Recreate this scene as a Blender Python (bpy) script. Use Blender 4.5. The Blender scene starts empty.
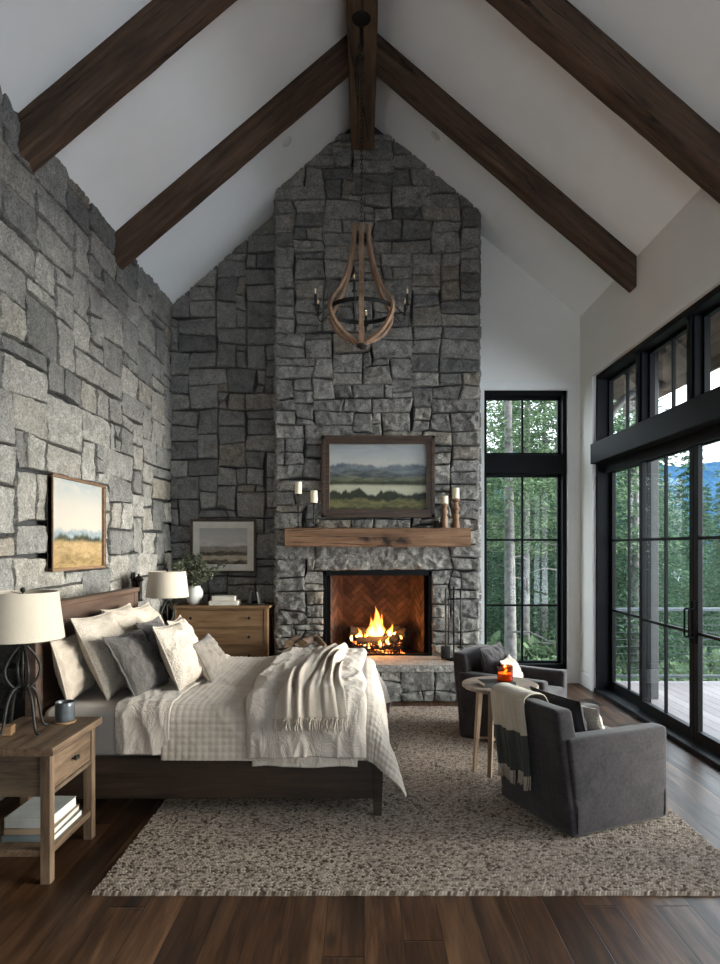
import bpy, bmesh, math, random
import numpy as np
from mathutils import Vector, Matrix
R = math.radians
PI = math.pi
COL = bpy.context.scene.collection
SC = bpy.context.scene
HZ, F0, CX, CY = 1.7, 640.0, 364.0, 547.0

# ---------------------------------------------------------------- noise
def _hash(ix, iy, iz, s):
    n = (ix.astype(np.int64)*73856093) ^ (iy.astype(np.int64)*19349663) ^ (iz.astype(np.int64)*83492791) ^ (s*2654435761 & 0x7fffffff)
    n = (n ^ (n >> 13)) * 1274126177 & 0x7fffffffffff
    n = n ^ (n >> 16)
    return (n & 0xffff)/65535.0
def vnoise(x, y, z=0.0, s=0):
    x, y, z = np.broadcast_arrays(np.asarray(x, float), np.asarray(y, float), np.asarray(z, float))
    ix, iy, iz = np.floor(x), np.floor(y), np.floor(z)
    fx, fy, fz = x-ix, y-iy, z-iz
    fx, fy, fz = fx*fx*(3-2*fx), fy*fy*(3-2*fy), fz*fz*(3-2*fz)
    def h(a, b, c): return _hash(ix+a, iy+b, iz+c, s)
    def L(a, b, t): return a+(b-a)*t
    return L(L(L(h(0,0,0), h(1,0,0), fx), L(h(0,1,0), h(1,1,0), fx), fy),
             L(L(h(0,0,1), h(1,0,1), fx), L(h(0,1,1), h(1,1,1), fx), fy), fz)*2-1
def fbm(x, y, z=0.0, s=0, o=3):
    t, a = 0, 1.0
    for i in range(o):
        t = t + a*vnoise(np.asarray(x)*2**i, np.asarray(y)*2**i, np.asarray(z)*2**i, s+i*17)
        a *= .5
    return t/1.6

# ---------------------------------------------------------------- geometry: every shape is (verts, faces)
def merge(*gs):
    V, Fs = [], []
    for g in gs:
        n = len(V); V += [tuple(v) for v in g[0]]; Fs += [tuple(i+n for i in f) for f in g[1]]
    return V, Fs
def xf(g, M):
    return [tuple(M @ Vector(v)) for v in g[0]], g[1]
def mv(g, x=0, y=0, z=0, rz=0, rx=0, ry=0, s=1):
    M = Matrix.Translation((x, y, z)) @ Matrix.Rotation(rz, 4, 'Z') @ Matrix.Rotation(ry, 4, 'Y') @ Matrix.Rotation(rx, 4, 'X')
    if s != 1: M = M @ Matrix.Scale(s, 4)
    return xf(g, M)
def _bm(bm):
    bm.verts.index_update()
    g = ([tuple(v.co) for v in bm.verts], [tuple(v.index for v in f.verts) for f in bm.faces])
    bm.free(); return g
HEX = [(0,3,2,1),(4,5,6,7),(0,1,5,4),(1,2,6,5),(2,3,7,6),(3,0,4,7)]
def hexa(pts, bev=0, seg=2):
    """8 corners: bottom loop then top loop (counter-clockwise from above)"""
    if not bev: return [tuple(p) for p in pts], list(HEX)
    bm = bmesh.new(); vs = [bm.verts.new(p) for p in pts]
    for f in HEX: bm.faces.new([vs[i] for i in f])
    bmesh.ops.recalc_face_normals(bm, faces=bm.faces)
    bmesh.ops.bevel(bm, geom=list(bm.edges), offset=bev, segments=seg, profile=.5, affect='EDGES')
    return _bm(bm)
def box(x0, x1, y0, y1, z0, z1, bev=0, seg=2):
    return hexa([(x0,y0,z0),(x1,y0,z0),(x1,y1,z0),(x0,y1,z0),(x0,y0,z1),(x1,y0,z1),(x1,y1,z1),(x0,y1,z1)], bev, seg)
def lathe(prof, seg=24, cx=0, cy=0, z=0, cap=True):
    V, Fs = [], []
    n = len(prof)
    for r, h in prof:
        for k in range(seg):
            a = 2*PI*k/seg; V.append((cx+r*math.cos(a), cy+r*math.sin(a), z+h))
    for i in range(n-1):
        for k in range(seg):
            k2 = (k+1) % seg
            Fs.append((i*seg+k, i*seg+k2, (i+1)*seg+k2, (i+1)*seg+k))
    if cap:
        Fs.append(tuple(range(seg-1, -1, -1))); Fs.append(tuple((n-1)*seg+k for k in range(seg)))
    return V, Fs
def loft(secs, close=True, caps=True):
    n = len(secs[0]); V = [tuple(p) for s in secs for p in s]; Fs = []
    for i in range(len(secs)-1):
        for k in range(n if close else n-1):
            k2 = (k+1) % n
            Fs.append((i*n+k, i*n+k2, (i+1)*n+k2, (i+1)*n+k))
    if caps and close:
        Fs.append(tuple(range(n-1, -1, -1))); Fs.append(tuple((len(secs)-1)*n+k for k in range(n)))
    return V, Fs
def tube(pts, r, seg=8, flat=None):
    pts = [Vector(p) for p in pts]; n = len(pts); secs = []
    up = None
    for i, p in enumerate(pts):
        t = (pts[min(i+1, n-1)]-pts[max(i-1, 0)]).normalized()
        if up is None:
            up = Vector((0,0,1)) if abs(t.z) < .9 else Vector((1,0,0))
        a = t.cross(up).normalized(); b = a.cross(t).normalized(); up = b
        rr = r(i/(n-1)) if callable(r) else r
        ra, rb = (rr, rr) if flat is None else (rr, rr*flat)
        secs.append([p+a*math.cos(2*PI*k/seg)*ra+b*math.sin(2*PI*k/seg)*rb for k in range(seg)])
    return loft(secs)
def ring(r, tr, seg=40, ts=8, z=0, cx=0, cy=0, h=None):
    V, Fs = [], []
    for i in range(seg):
        a = 2*PI*i/seg
        if h: loop = [(r, -h/2), (r+tr, -h/2), (r+tr, h/2), (r, h/2)]
        else: loop = [(r+tr*math.cos(2*PI*k/ts), tr*math.sin(2*PI*k/ts)) for k in range(ts)]
        for (q, w) in loop: V.append((cx+q*math.cos(a), cy+q*math.sin(a), z+w))
    m = 4 if h else ts
    for i in range(seg):
        for k in range(m):
            j = (i+1) % seg; k2 = (k+1) % m
            Fs.append((i*m+k, j*m+k, j*m+k2, i*m+k2))
    return V, Fs
def grid(P):
    nu, nv = P.shape[:2]
    idx = np.arange(nu*nv).reshape(nu, nv)
    Fs = np.stack([idx[:-1,:-1], idx[1:,:-1], idx[1:,1:], idx[:-1,1:]], -1).reshape(-1, 4)
    return P.reshape(-1, 3), Fs
def bez(p, n=12):
    p = [Vector(q) for q in p]; out = []
    for i in range(n+1):
        t = i/n; q = list(p)
        while len(q) > 1: q = [a.lerp(b, t) for a, b in zip(q, q[1:])]
        out.append(q[0])
    return out

# ---------------------------------------------------------------- objects
def mk(name, g, mat, parent=None, smooth=False, loc=None, flip=False):
    V, Fs = g
    me = bpy.data.meshes.new(name)
    if isinstance(V, np.ndarray):
        Fs = np.asarray(Fs)
        if flip: Fs = Fs[:, ::-1]
        me.vertices.add(len(V)); me.vertices.foreach_set('co', np.ascontiguousarray(V, dtype=np.float32).ravel())
        me.loops.add(Fs.size); me.loops.foreach_set('vertex_index', np.ascontiguousarray(Fs, dtype=np.int32).ravel())
        me.polygons.add(len(Fs)); me.polygons.foreach_set('loop_start', np.arange(0, Fs.size, Fs.shape[1], dtype=np.int32))
        me.update(calc_edges=True); me.validate()
    else:
        me.from_pydata([tuple(v) for v in V], [], [tuple(f) for f in Fs])
        bm = bmesh.new(); bm.from_mesh(me); bmesh.ops.recalc_face_normals(bm, faces=bm.faces); bm.to_mesh(me); bm.free()
    me.materials.append(mat)
    if smooth and smooth != 30:
        me.polygons.foreach_set('use_smooth', [True]*len(me.polygons))
        if smooth is not True:
            try: me.set_sharp_from_angle(angle=R(smooth))
            except Exception: pass
    o = bpy.data.objects.new(name, me); COL.objects.link(o)
    if parent: o.parent = parent
    if loc: o.location = loc
    return o
def solid(o, t, off=-1):
    m = o.modifiers.new('s', 'SOLIDIFY'); m.thickness = t; m.offset = off; return o
def subd(o, n=1):
    m = o.modifiers.new('d', 'SUBSURF'); m.levels = n; m.render_levels = n; return o
def tag(o, label, cat, group=None, kind=None):
    o['label'] = label; o['category'] = cat
    if group: o['group'] = group
    if kind: o['kind'] = kind
    return o
def thing(name, label, cat, loc=(0,0,0), rz=0, group=None, kind=None):
    o = bpy.data.objects.new(name, None); COL.objects.link(o)
    o.empty_display_size = .1; o.location = loc; o.rotation_euler = (0,0,rz)
    return tag(o, label, cat, group, kind)
def dup(o, loc=None, rz=None, label=None, parent=None, scale=None, rot=None):
    c = o.copy(); COL.objects.link(c)
    if parent: c.parent = parent
    if loc: c.location = loc
    if rz is not None: c.rotation_euler = (0,0,rz)
    if rot is not None: c.rotation_euler = rot
    if scale: c.scale = (scale,)*3
    if label: c['label'] = label
    for ch in list(KIDS.get(o.name, [])) or [k for k in bpy.data.objects if k.parent == o]:
        dup(ch, parent=c)
    return c
KIDS = {}

# ---------------------------------------------------------------- materials
class N:
    def __init__(s, name):
        s.m = bpy.data.materials.new(name); s.m.use_nodes = True; s.t = s.m.node_tree
        s.b = s.t.nodes['Principled BSDF']; s.out = s.t.nodes['Material Output']
    def n(s, typ, props=None, **ins):
        nd = s.t.nodes.new('ShaderNode'+typ)
        for k, v in (props or {}).items(): setattr(nd, k, v)
        for k, v in ins.items():
            key = int(k[1:]) if k[0] == 'i' and k[1:].isdigit() else k.replace('_', ' ')
            s.set(nd.inputs[key], v)
        return nd
    def set(s, sock, v):
        if isinstance(v, bpy.types.NodeSocket): s.t.links.new(v, sock)
        elif isinstance(v, bpy.types.Node): s.t.links.new(v.outputs[0], sock)
        else:
            if isinstance(v, tuple) and len(v) == 3 and sock.type == 'RGBA': v = (*v, 1)
            sock.default_value = v
    def math(s, op, a, b=0.0, c=None, clamp=False):
        nd = s.n('Math', dict(operation=op, use_clamp=clamp), i0=a, i1=b)
        if c is not None: s.set(nd.inputs[2], c)
        return nd.outputs[0]
    def mix(s, f, a, b, mode='MIX'):
        nd = s.t.nodes.new('ShaderNodeMix'); nd.data_type = 'RGBA'; nd.blend_type = mode
        s.set(nd.inputs[0], f); s.set(nd.inputs[6], a); s.set(nd.inputs[7], b)
        return nd.outputs[2]
    def ramp(s, f, stops, interp='LINEAR'):
        nd = s.t.nodes.new('ShaderNodeValToRGB'); cr = nd.color_ramp; cr.interpolation = interp
        while len(cr.elements) < len(stops): cr.elements.new(.5)
        for e, (p, c) in zip(cr.elements, stops):
            e.position = p; e.color = (*c, 1) if isinstance(c, tuple) else (c, c, c, 1)
        s.set(nd.inputs[0], f); return nd.outputs[0]
    def coord(s, scale=(1,1,1), rot=(0,0,0), which='Object', loc=(0,0,0)):
        tc = s.n('TexCoord'); mp = s.n('Mapping', None, Vector=tc.outputs[which])
        mp.inputs['Scale'].default_value = scale; mp.inputs['Rotation'].default_value = rot; mp.inputs['Location'].default_value = loc
        return mp.outputs[0]
    def noise(s, vec, scale=5, detail=4, rough=.55, dist=0):
        return s.n('TexNoise', None, Vector=vec, Scale=float(scale), Detail=float(detail), Roughness=rough, Distortion=float(dist)).outputs[0]
    def bump(s, h, strength=.3, dist=.01):
        nd = s.n('Bump', None, Height=h, Strength=strength, Distance=dist)
        s.set(s.b.inputs['Normal'], nd.outputs[0]); return nd
    def base(s, c, rough=.6, metal=0, spec=.5):
        s.set(s.b.inputs['Base Color'], c); s.set(s.b.inputs['Roughness'], rough)
        s.b.inputs['Metallic'].default_value = metal; s.b.inputs['Specular IOR Level'].default_value = spec
        return s.m

def plain(name, c, rough=.6, metal=0, spec=.5, var=.12, sc=8, bump=0):
    n = N(name); v = n.coord()
    nz = n.noise(v, sc)
    d = tuple(x*(1-var) for x in c); l = tuple(min(1, x*(1+var)) for x in c)
    if bump: n.bump(n.noise(v, sc*12, 3), .3, bump)
    return n.base(n.ramp(nz, [(.3, d), (.7, l)]), rough, metal, spec)

def wood(name, dark, mid, light, axis='X', sc=1.0, rough=.6, bump=.002, knots=True, cracks=0, spec=.35, tilt=0.0):
    dark, mid, light = [tuple(x*.86 for x in q) for q in (dark, mid, light)]
    n = N(name)
    s = {'X': (1.2*sc, 14*sc, 14*sc), 'Y': (14*sc, 1.2*sc, 14*sc), 'Z': (14*sc, 14*sc, 1.2*sc)}[axis]
    _c = n.coord
    def coord(sc_=(1,1,1)):
        if not tilt: return _c(sc_)
        q = n.n('Mapping', None, Vector=_c((1,1,1), (0, tilt, 0))); q.inputs['Scale'].default_value = sc_; return q.outputs[0]
    n.coord = coord
    v = n.coord(s)
    v0 = n.coord()
    w = n.noise(v, 1.0, 6, .6, .6)
    fine = n.noise(n.coord(tuple(q*5 for q in s)), 1.0, 3, .6)
    big = n.noise(v0, 1.6*sc, 3)
    f = n.math('ADD', n.math('MULTIPLY', w, .62), n.math('MULTIPLY', fine, .2))
    f = n.math('ADD', f, n.math('MULTIPLY', big, .2))
    col = n.ramp(f, [(.36, dark), (.5, mid), (.66, light)])
    if knots:
        sk = {'X': (1.3, 4, 4), 'Y': (4, 1.3, 4), 'Z': (4, 4, 1.3)}[axis]
        vo = n.n('TexVoronoi', None, Vector=n.coord(tuple(q*sc for q in sk)), Scale=1.0)
        k = n.ramp(n.math('ADD', vo.outputs['Distance'], n.math('MULTIPLY', n.noise(v0, 12*sc), .12)), [(.1, 1.0), (.2, 0.0)])
        col = n.mix(n.math('MULTIPLY', k, .75), col, tuple(q*.35 for q in dark))
    h = f
    if cracks:
        sk = {'X': (.5, 16, 16), 'Y': (16, .5, 16), 'Z': (16, 16, .5)}[axis]
        cv = n.n('TexVoronoi', dict(feature='DISTANCE_TO_EDGE'), Vector=n.coord(tuple(q*sc for q in sk)), Scale=.55)
        c = n.ramp(n.math('ADD', cv.outputs[0], n.math('MULTIPLY', n.noise(v0, 5), .1)), [(.045, 1.0), (.075, 0.0)])
        c = n.math('MULTIPLY', c, cracks)
        col = n.mix(c, col, tuple(q*.2 for q in dark))
        h = n.math('SUBTRACT', f, c)
    n.bump(h, .6, bump)
    return n.base(col, rough, 0, spec)

def fabric(name, c, var=.15, weave=180, bump=.0012, rough=.95, slub=True, c2=None, mottle=9, wrinkle=0, wsc=7):
    c = tuple(x*.9 for x in c); n = N(name); v = n.coord()
    big = n.noise(v, mottle, 4)
    a = n.noise(n.coord((weave, weave*.12, weave)), 1, 2)
    b = n.noise(n.coord((weave*.12, weave, weave*.12)), 1, 2)
    f = n.math('MULTIPLY', n.math('ADD', a, b), .5)
    d = tuple(x*(1-var) for x in c); l = c2 or tuple(min(1, x*(1+var)) for x in c)
    g = n.math('ADD', n.math('MULTIPLY', f, .65), n.math('MULTIPLY', big, .35))
    bp = n.bump(f, .5, bump)
    if wrinkle:
        w = n.noise(n.coord((wsc, wsc*.8, wsc*.45)), 1, 5, .6, 1.6)
        r = n.math('ABSOLUTE', n.math('SUBTRACT', w, .5)); r = n.math('POWER', n.math('MULTIPLY', r, 2.0, clamp=True), .6)
        b2 = n.n('Bump', None, Height=r, Strength=1.0, Distance=wrinkle); n.t.links.new(b2.outputs[0], bp.inputs['Normal'])
    m = n.base(n.ramp(g, [(.35, d), (.65, l)]), rough, 0, .2)
    n.b.inputs['Sheen Weight'].default_value = .15
    return m
# ================================================================ materials
def stone_mat():
    n = N('granite'); v = n.coord()
    at = n.n('Attribute', dict(attribute_name='tone')); tone = at.outputs['Fac']
    base = n.ramp(tone, [(0, (.125,.120,.113)), (.25, (.175,.167,.156)), (.5, (.21,.200,.183)), (.75, (.258,.243,.220)), (.93, (.222,.204,.178)), (1, (.212,.184,.150))])
    m1 = n.noise(v, 7, 5, .6, .5)
    c = n.mix(.8, base, n.ramp(m1, [(.3, .6), (.5, .97), (.72, 1.3)]), 'MULTIPLY')
    sp = n.noise(v, 60, 4, .8)
    c = n.mix(.85, c, n.ramp(sp, [(.36, .5), (.5, 1.0), (.64, 1.5)]), 'MULTIPLY')
    md = n.noise(v, 24, 5, .7, 1.0)
    c = n.mix(.8, c, n.ramp(md, [(.36, .75), (.5, 1.0), (.64, 1.22)]), 'MULTIPLY')
    h = n.math('ADD', n.math('MULTIPLY', n.noise(v, 22, 6, .65), 1.0), n.math('MULTIPLY', sp, .22))
    n.bump(h, 1.0, .022)
    return n.base(c, .9, 0, .25)
M_STONE = stone_mat()
M_MORTAR = plain('dark_mortar', (.03,.03,.031), .95)
M_WHITE = plain('plaster', (.86,.855,.845), .85, var=.025, sc=2, bump=.0004)
M_WWALL = plain('wall_paint', (.74,.72,.68), .8, var=.02, sc=2, bump=.0003)
M_TRIM = plain('trim_paint', (.72,.71,.69), .5, var=.02)
M_BLACK = plain('black_frame_paint', (.0035,.004,.0048), .5, var=.2, sc=3, spec=.12)
M_IRON = plain('wrought_iron', (.014,.013,.012), .5, .6, var=.4, sc=30, bump=.001)
BD, BM_, BL = (.022,.012,.007), (.078,.044,.027), (.15,.088,.054)
M_BEAML = wood('rafter_timber_left', BD, BM_, BL, 'X', 1, .75, .006, True, 1, tilt=math.atan(.882))
M_BEAMR = wood('rafter_timber_right', BD, BM_, BL, 'X', 1, .75, .006, True, 1, tilt=-math.atan(.832))
M_BEAMY = wood('beam_timber_ridge', BD, (.09,.052,.03), (.16,.10,.06), 'Y', 1, .75, .006, True, 1)
M_MANTEL = wood('mantel_timber', (.09,.045,.024), (.20,.105,.056), (.31,.175,.10), 'X', 1, .7, .006, True, 1)
M_OAKY = wood('nightstand_oak', (.028,.015,.008), (.115,.069,.040), (.22,.145,.09), 'Y', 1.5, .6, .0015, False)
M_OAKX = wood('nightstand_oak_cross', (.040,.025,.015), (.10,.067,.042), (.165,.115,.075), 'X', 1.5, .6, .0015, False)
M_OAKZ = wood('nightstand_oak_leg', (.030,.017,.010), (.125,.077,.046), (.22,.145,.09), 'Z', 1.5, .6, .0015, False)
M_DRESS = wood('dresser_oak', (.10,.052,.024), (.20,.112,.055), (.28,.168,.09), 'X', 1.2, .55, .001, False)
M_BED = wood('bed_walnut', (.014,.008,.005), (.036,.020,.012), (.062,.036,.022), 'X', 1.3, .5, .001, False)
M_HEAD = wood('headboard_walnut', (.026,.015,.010), (.066,.038,.026), (.105,.065,.045), 'Y', 1.3, .55, .002, True)
M_TABLE = wood('side_table_oak', (.16,.10,.06), (.28,.19,.12), (.38,.28,.19), 'Z', 1.4, .55, .001, False)
M_TABTOP = wood('side_table_top_oak', (.14,.105,.08), (.24,.19,.15), (.33,.27,.22), 'X', 1.4, .45, .001, False)
M_FRAME = wood('picture_frame_walnut', (.022,.012,.008), (.052,.029,.018), (.10,.060,.036), 'X', 3, .4, .0008, False)
M_FRAME2 = wood('picture_frame_oak', (.10,.055,.03), (.19,.11,.065), (.27,.17,.105), 'Y', 3, .5, .0008, False)
M_CHAND = wood('chandelier_oak', (.14,.075,.045), (.27,.16,.10), (.40,.26,.17), 'Z', 2, .6, .001, False)
M_BARK = wood('split_firewood', (.07,.045,.03), (.26,.17,.10), (.42,.30,.19), 'X', 2, .85, .003, False)
M_RIND = plain('log_bark', (.07,.045,.03), .95, var=.5, sc=25, bump=.006)

def floor_mat():
    n = N('plank_floor'); tc = n.n('TexCoord'); sep = n.n('SeparateXYZ', None, Vector=tc.outputs['Object'])
    X, Y = sep.outputs[0], sep.outputs[1]
    W = .172
    row = n.math('FLOOR', n.math('DIVIDE', X, W))
    rnd = n.n('TexWhiteNoise', dict(noise_dimensions='1D'), W=row).outputs[0]
    yy = n.math('ADD', Y, n.math('MULTIPLY', rnd, 7.0))
    L = 1.9
    cell = n.math('FLOOR', n.math('DIVIDE', yy, L))
    pid = n.n('TexWhiteNoise', dict(noise_dimensions='1D'), W=n.math('ADD', n.math('MULTIPLY', row, 13.37), n.math('MULTIPLY', cell, 3.71)))
    pr = pid.outputs[0]
    fx = n.math('ABSOLUTE', n.math('SUBTRACT', n.math('FRACT', n.math('DIVIDE', X, W)), .5))
    fy = n.math('ABSOLUTE', n.math('SUBTRACT', n.math('FRACT', n.math('DIVIDE', yy, L)), .5))
    gx = n.ramp(fx, [(.483, 0.0), (.496, 1.0)]); gy = n.ramp(fy, [(.4982, 0.0), (.4995, 1.0)])
    gap = n.math('MAXIMUM', gx, gy)
    off = n.n('CombineXYZ', None, X=n.math('MULTIPLY', pr, 37.0), Y=n.math('MULTIPLY', pr, 91.0), Z=n.math('MULTIPLY', pr, 11.0))
    vec = n.n('VectorMath', dict(operation='ADD'), i0=tc.outputs['Object'], i1=off).outputs[0]
    def mp(s): 
        q = n.n('Mapping', None, Vector=vec); q.inputs['Scale'].default_value = s; return q.outputs[0]
    g1 = n.noise(mp((13, 1.1, 1)), 1, 6, .6, .9); g2 = n.noise(mp((90, 5, 1)), 1, 3, .6); g3 = n.noise(mp((3, .8, 1)), 1, 2)
    f = n.math('ADD', n.math('ADD', n.math('MULTIPLY', g1, .5), n.math('MULTIPLY', g2, .18)), n.math('MULTIPLY', g3, .32))
    col = n.ramp(f, [(.36, (.007,.003,.0013)), (.5, (.045,.0195,.0085)), (.64, (.125,.062,.029))])
    col = n.mix(1.0, col, n.ramp(pr, [(0, .62), (1, 1.35)]), 'MULTIPLY')
    vo = n.n('TexVoronoi', None, Vector=mp((5, 1.6, 1)), Scale=1.0)
    k = n.ramp(n.math('ADD', vo.outputs['Distance'], n.math('MULTIPLY', g1, .12)), [(.12, 1.0), (.2, 0.0)])
    col = n.mix(n.math('MULTIPLY', k, .7), col, (.014,.008,.005))
    col = n.mix(n.math('MULTIPLY', gap, .85), col, (.006,.004,.003))
    n.bump(n.math('SUBTRACT', n.math('MULTIPLY', f, .35), gap), .35, .003)
    return n.base(col, n.ramp(f, [(.3, .46), (.7, .32)]), 0, .32)
M_FLOOR = floor_mat()

def rug_mat():
    n = N('braided_wool'); v = n.coord()
    at = n.n('Attribute', dict(attribute_name='tone')).outputs['Fac']
    nz = n.noise(v, 110, 2, .6)
    nb = n.noise(v, 2.2, 3)
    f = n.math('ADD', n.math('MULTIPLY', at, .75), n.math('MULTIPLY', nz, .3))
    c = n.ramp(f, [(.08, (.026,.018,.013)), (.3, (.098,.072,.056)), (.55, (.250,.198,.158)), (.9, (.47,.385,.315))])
    c = n.mix(.5, c, n.ramp(nb, [(.3, .8), (.7, 1.1)]), 'MULTIPLY')
    n.bump(n.noise(v, 260, 2), .6, .003)
    return n.base(c, 1.0, 0, .1)
M_RUG = rug_mat()

M_SHEET = fabric('white_cotton_sheet', (.55,.49,.44), .05, 200)
M_LINEN = fabric('cream_linen', (.53,.455,.39), .08, 150, .001, mottle=5, wrinkle=.006)
M_QUILT = fabric('cream_quilt_cotton', (.52,.445,.375), .07, 160, .001)
M_THROW = fabric('beige_wool_throw', (.46,.385,.315), .10, 220, .0015)
M_SHAM = fabric('taupe_linen_sham', (.41,.34,.275), .10, 150, wrinkle=.005)
M_GREYP = fabric('charcoal_linen_cushion', (.080,.070,.065), .3, 160, wrinkle=.006, wsc=9, mottle=14)
M_LUMBAR = fabric('woven_grey_lumbar', (.175,.148,.125), .3, 130, mottle=20)
M_CHAIR = fabric('charcoal_slipcover_linen', (.026,.0205,.0215), .6, 60, .003, mottle=7)
M_CHAIRC = fabric('charcoal_cushion_linen', (.022,.0185,.0195), .3, 140, wrinkle=.005, mottle=8)
M_TW = fabric('oatmeal_wool', (.44,.375,.30), .10, 170)
M_TG = fabric('charcoal_wool_band', (.045,.045,.040), .25, 170)
M_SHADE = fabric('linen_lamp_shade', (.50,.435,.355), .05, 260, .0006, mottle=3)
def nubby(name, c):
    c = tuple(x*.92 for x in c); n = N(name); v = n.coord()
    vo = n.n('TexVoronoi', dict(feature='SMOOTH_F1'), Vector=v, Scale=95.0)
    nz = n.noise(v, 40, 3)
    h = n.math('ADD', vo.outputs[0], n.math('MULTIPLY', nz, .8))
    n.bump(h, .9, .006)
    d = tuple(x*.72 for x in c)
    return n.base(n.ramp(vo.outputs[0], [(.1, c), (.8, d)]), 1, 0, .1)
M_NUB = nubby('cream_boucle', (.52,.445,.37))
M_NUB2 = nubby('cream_textured_cotton', (.52,.447,.375))
M_CERAM = plain('white_ceramic', (.62,.61,.58), .35, var=.05)
M_BLUEC = plain('slate_glazed_ceramic', (.055,.062,.070), .3, var=.45, sc=14)
M_WAX = plain('ivory_wax', (.80,.70,.50), .45, var=.05)
M_PAGES = plain('book_pages', (.62,.58,.50), .9, var=.08, sc=60)
M_SOOT = plain('charred_wood', (.014,.011,.010), .95, var=.6, sc=20, bump=.01)
M_LEAF = plain('olive_leaves', (.105,.115,.070), .6, var=.5, sc=30)
M_TWIG = plain('twig', (.06,.04,.025), .8)
M_BUD = plain('pale_blossom', (.50,.46,.36), .8)
M_BRASS = plain('aged_metal', (.10,.085,.065), .4, .8)
def glass(name, tint=(.95,.98,.97), f=1.0):
    n = N(name); n.t.nodes.remove(n.b)
    fc = n.n('LayerWeight', None, Blend=.5).outputs['Facing']
    fr = n.math('ADD', .03, n.math('MULTIPLY', n.math('POWER', fc, 5.0), .9))
    tr = n.n('BsdfTransparent', None, Color=tint); gl = n.n('BsdfGlossy', None, Color=(1.,1.,1.), Roughness=.0)
    mx = n.n('MixShader', None, i0=n.math('MULTIPLY', fr, f*.6), i1=tr.outputs[0], i2=gl.outputs[0])
    n.t.links.new(mx.outputs[0], n.out.inputs['Surface']); return n.m
M_GLASS = glass('window_glass')
M_BULB = glass('bulb_glass', (.95,.9,.82), 1.2)
M_AMBER = glass('amber_glass', (.62,.30,.13), 1.0)
def emit(name, c, s):
    n = N(name); n.t.nodes.remove(n.b); e = n.n('Emission', None, Color=c, Strength=float(s))
    n.t.links.new(e.outputs[0], n.out.inputs['Surface']); return n.m
M_CFLAME = emit('candle_flame', (1,.55,.18), 6)
def flame_mat():
    n = N('fire'); n.t.nodes.remove(n.b)
    lw = n.n('LayerWeight', None, Blend=.5).outputs['Facing']
    tc = n.n('TexCoord'); z = n.n('SeparateXYZ', None, Vector=tc.outputs['Generated']).outputs[2]
    nz = n.noise(n.coord((1,1,.35)), 16, 2)
    core = n.math('SUBTRACT', 1.0, lw)
    heat = n.math('ADD', n.math('SUBTRACT', n.math('MULTIPLY', core, 1.1), n.math('MULTIPLY', z, .75)), n.math('MULTIPLY', n.math('SUBTRACT', nz, .5), .7))
    c = n.ramp(heat, [(0, (1,.09,.008)), (.35, (1,.20,.02)), (.7, (1,.40,.07)), (1, (1,.68,.25))])
    st = n.ramp(heat, [(0, .15), (.4, .4), (1, 1.0)])
    e = n.n('Emission', None, Color=c, Strength=n.math('MULTIPLY', st, 2.4))
    a = n.ramp(n.math('MULTIPLY', core, n.math('ADD', .55, nz)), [(.12, 0.0), (.6, .8)])
    tr = n.n('BsdfTransparent')
    mx = n.n('MixShader', None, i0=a, i1=tr.outputs[0], i2=e.outputs[0])
    n.t.links.new(mx.outputs[0], n.out.inputs['Surface']); return n.m
M_FLAME = flame_mat()
def ember_mat():
    n = N('glowing_embers'); v = n.coord()
    vo = n.n('TexVoronoi', None, Vector=v, Scale=45.0).outputs[0]
    nz = n.noise(v, 18, 3)
    f = n.math('SUBTRACT', nz, n.math('MULTIPLY', vo, .35))
    n.set(n.b.inputs['Emission Color'], (1., .22, .04)); n.set(n.b.inputs['Emission Strength'], n.math('MULTIPLY', n.ramp(f, [(.36, 0.0), (.6, 1.0)]), 3.0))
    return n.base((.03,.02,.015), .9)
M_EMBER = ember_mat()
def brick_mat():
    n = N('firebrick'); v = n.coord()
    at = n.n('Attribute', dict(attribute_name='tone')).outputs['Fac']
    c = n.ramp(at, [(0, (.04,.022,.016)), (.5, (.068,.036,.024)), (1, (.10,.055,.034))])
    c = n.mix(.7, c, n.ramp(n.noise(v, 12, 4), [(.3, .4), (.7, 1.2)]), 'MULTIPLY')
    n.bump(n.noise(v, 60, 3), .6, .003); return n.base(c, .9)
M_BRICK = brick_mat()

# ================================================================ ashlar stone faces
rng = np.random.default_rng(11)
def ashlar(nx, nz, blocked=None, seed=1, big=1.0, fixed=()):
    r = random.Random(seed)
    occ = np.zeros((nx, nz), bool)
    if blocked is not None: occ |= blocked
    out = []
    for (i, j, w, h) in fixed: occ[i:i+w, j:j+h] = True; out.append((i, j, w, h))
    sizes = [(2,1,2),(3,1,2.2),(1,1,1.2),(2,2,6),(3,2,7),(4,2,3.6),(3,3,2.8),(4,3,1.4),(1,2,2.4),(4,1,.8),(5,2,.8),(2,3,2.4)]
    for j in range(nz):
        for i in range(nx):
            if occ[i, j]: continue
            for _ in range(14):
                w, h, _q = r.choices(sizes, [q*(big if a*b > 4 else 1) for a, b, q in sizes])[0]
                if i+w <= nx and j+h <= nz and not occ[i:i+w, j:j+h].any(): break
            else: w = h = 1
            # avoid slivers to the right
            if i+w < nx and not occ[i+w, j] and (i+w+1 >= nx or occ[i+w+1, j]) and not occ[i:i+w+1, j:j+h].any(): w += 1
            occ[i:i+w, j:j+h] = True; out.append((i, j, w, h))
    return out
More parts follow.
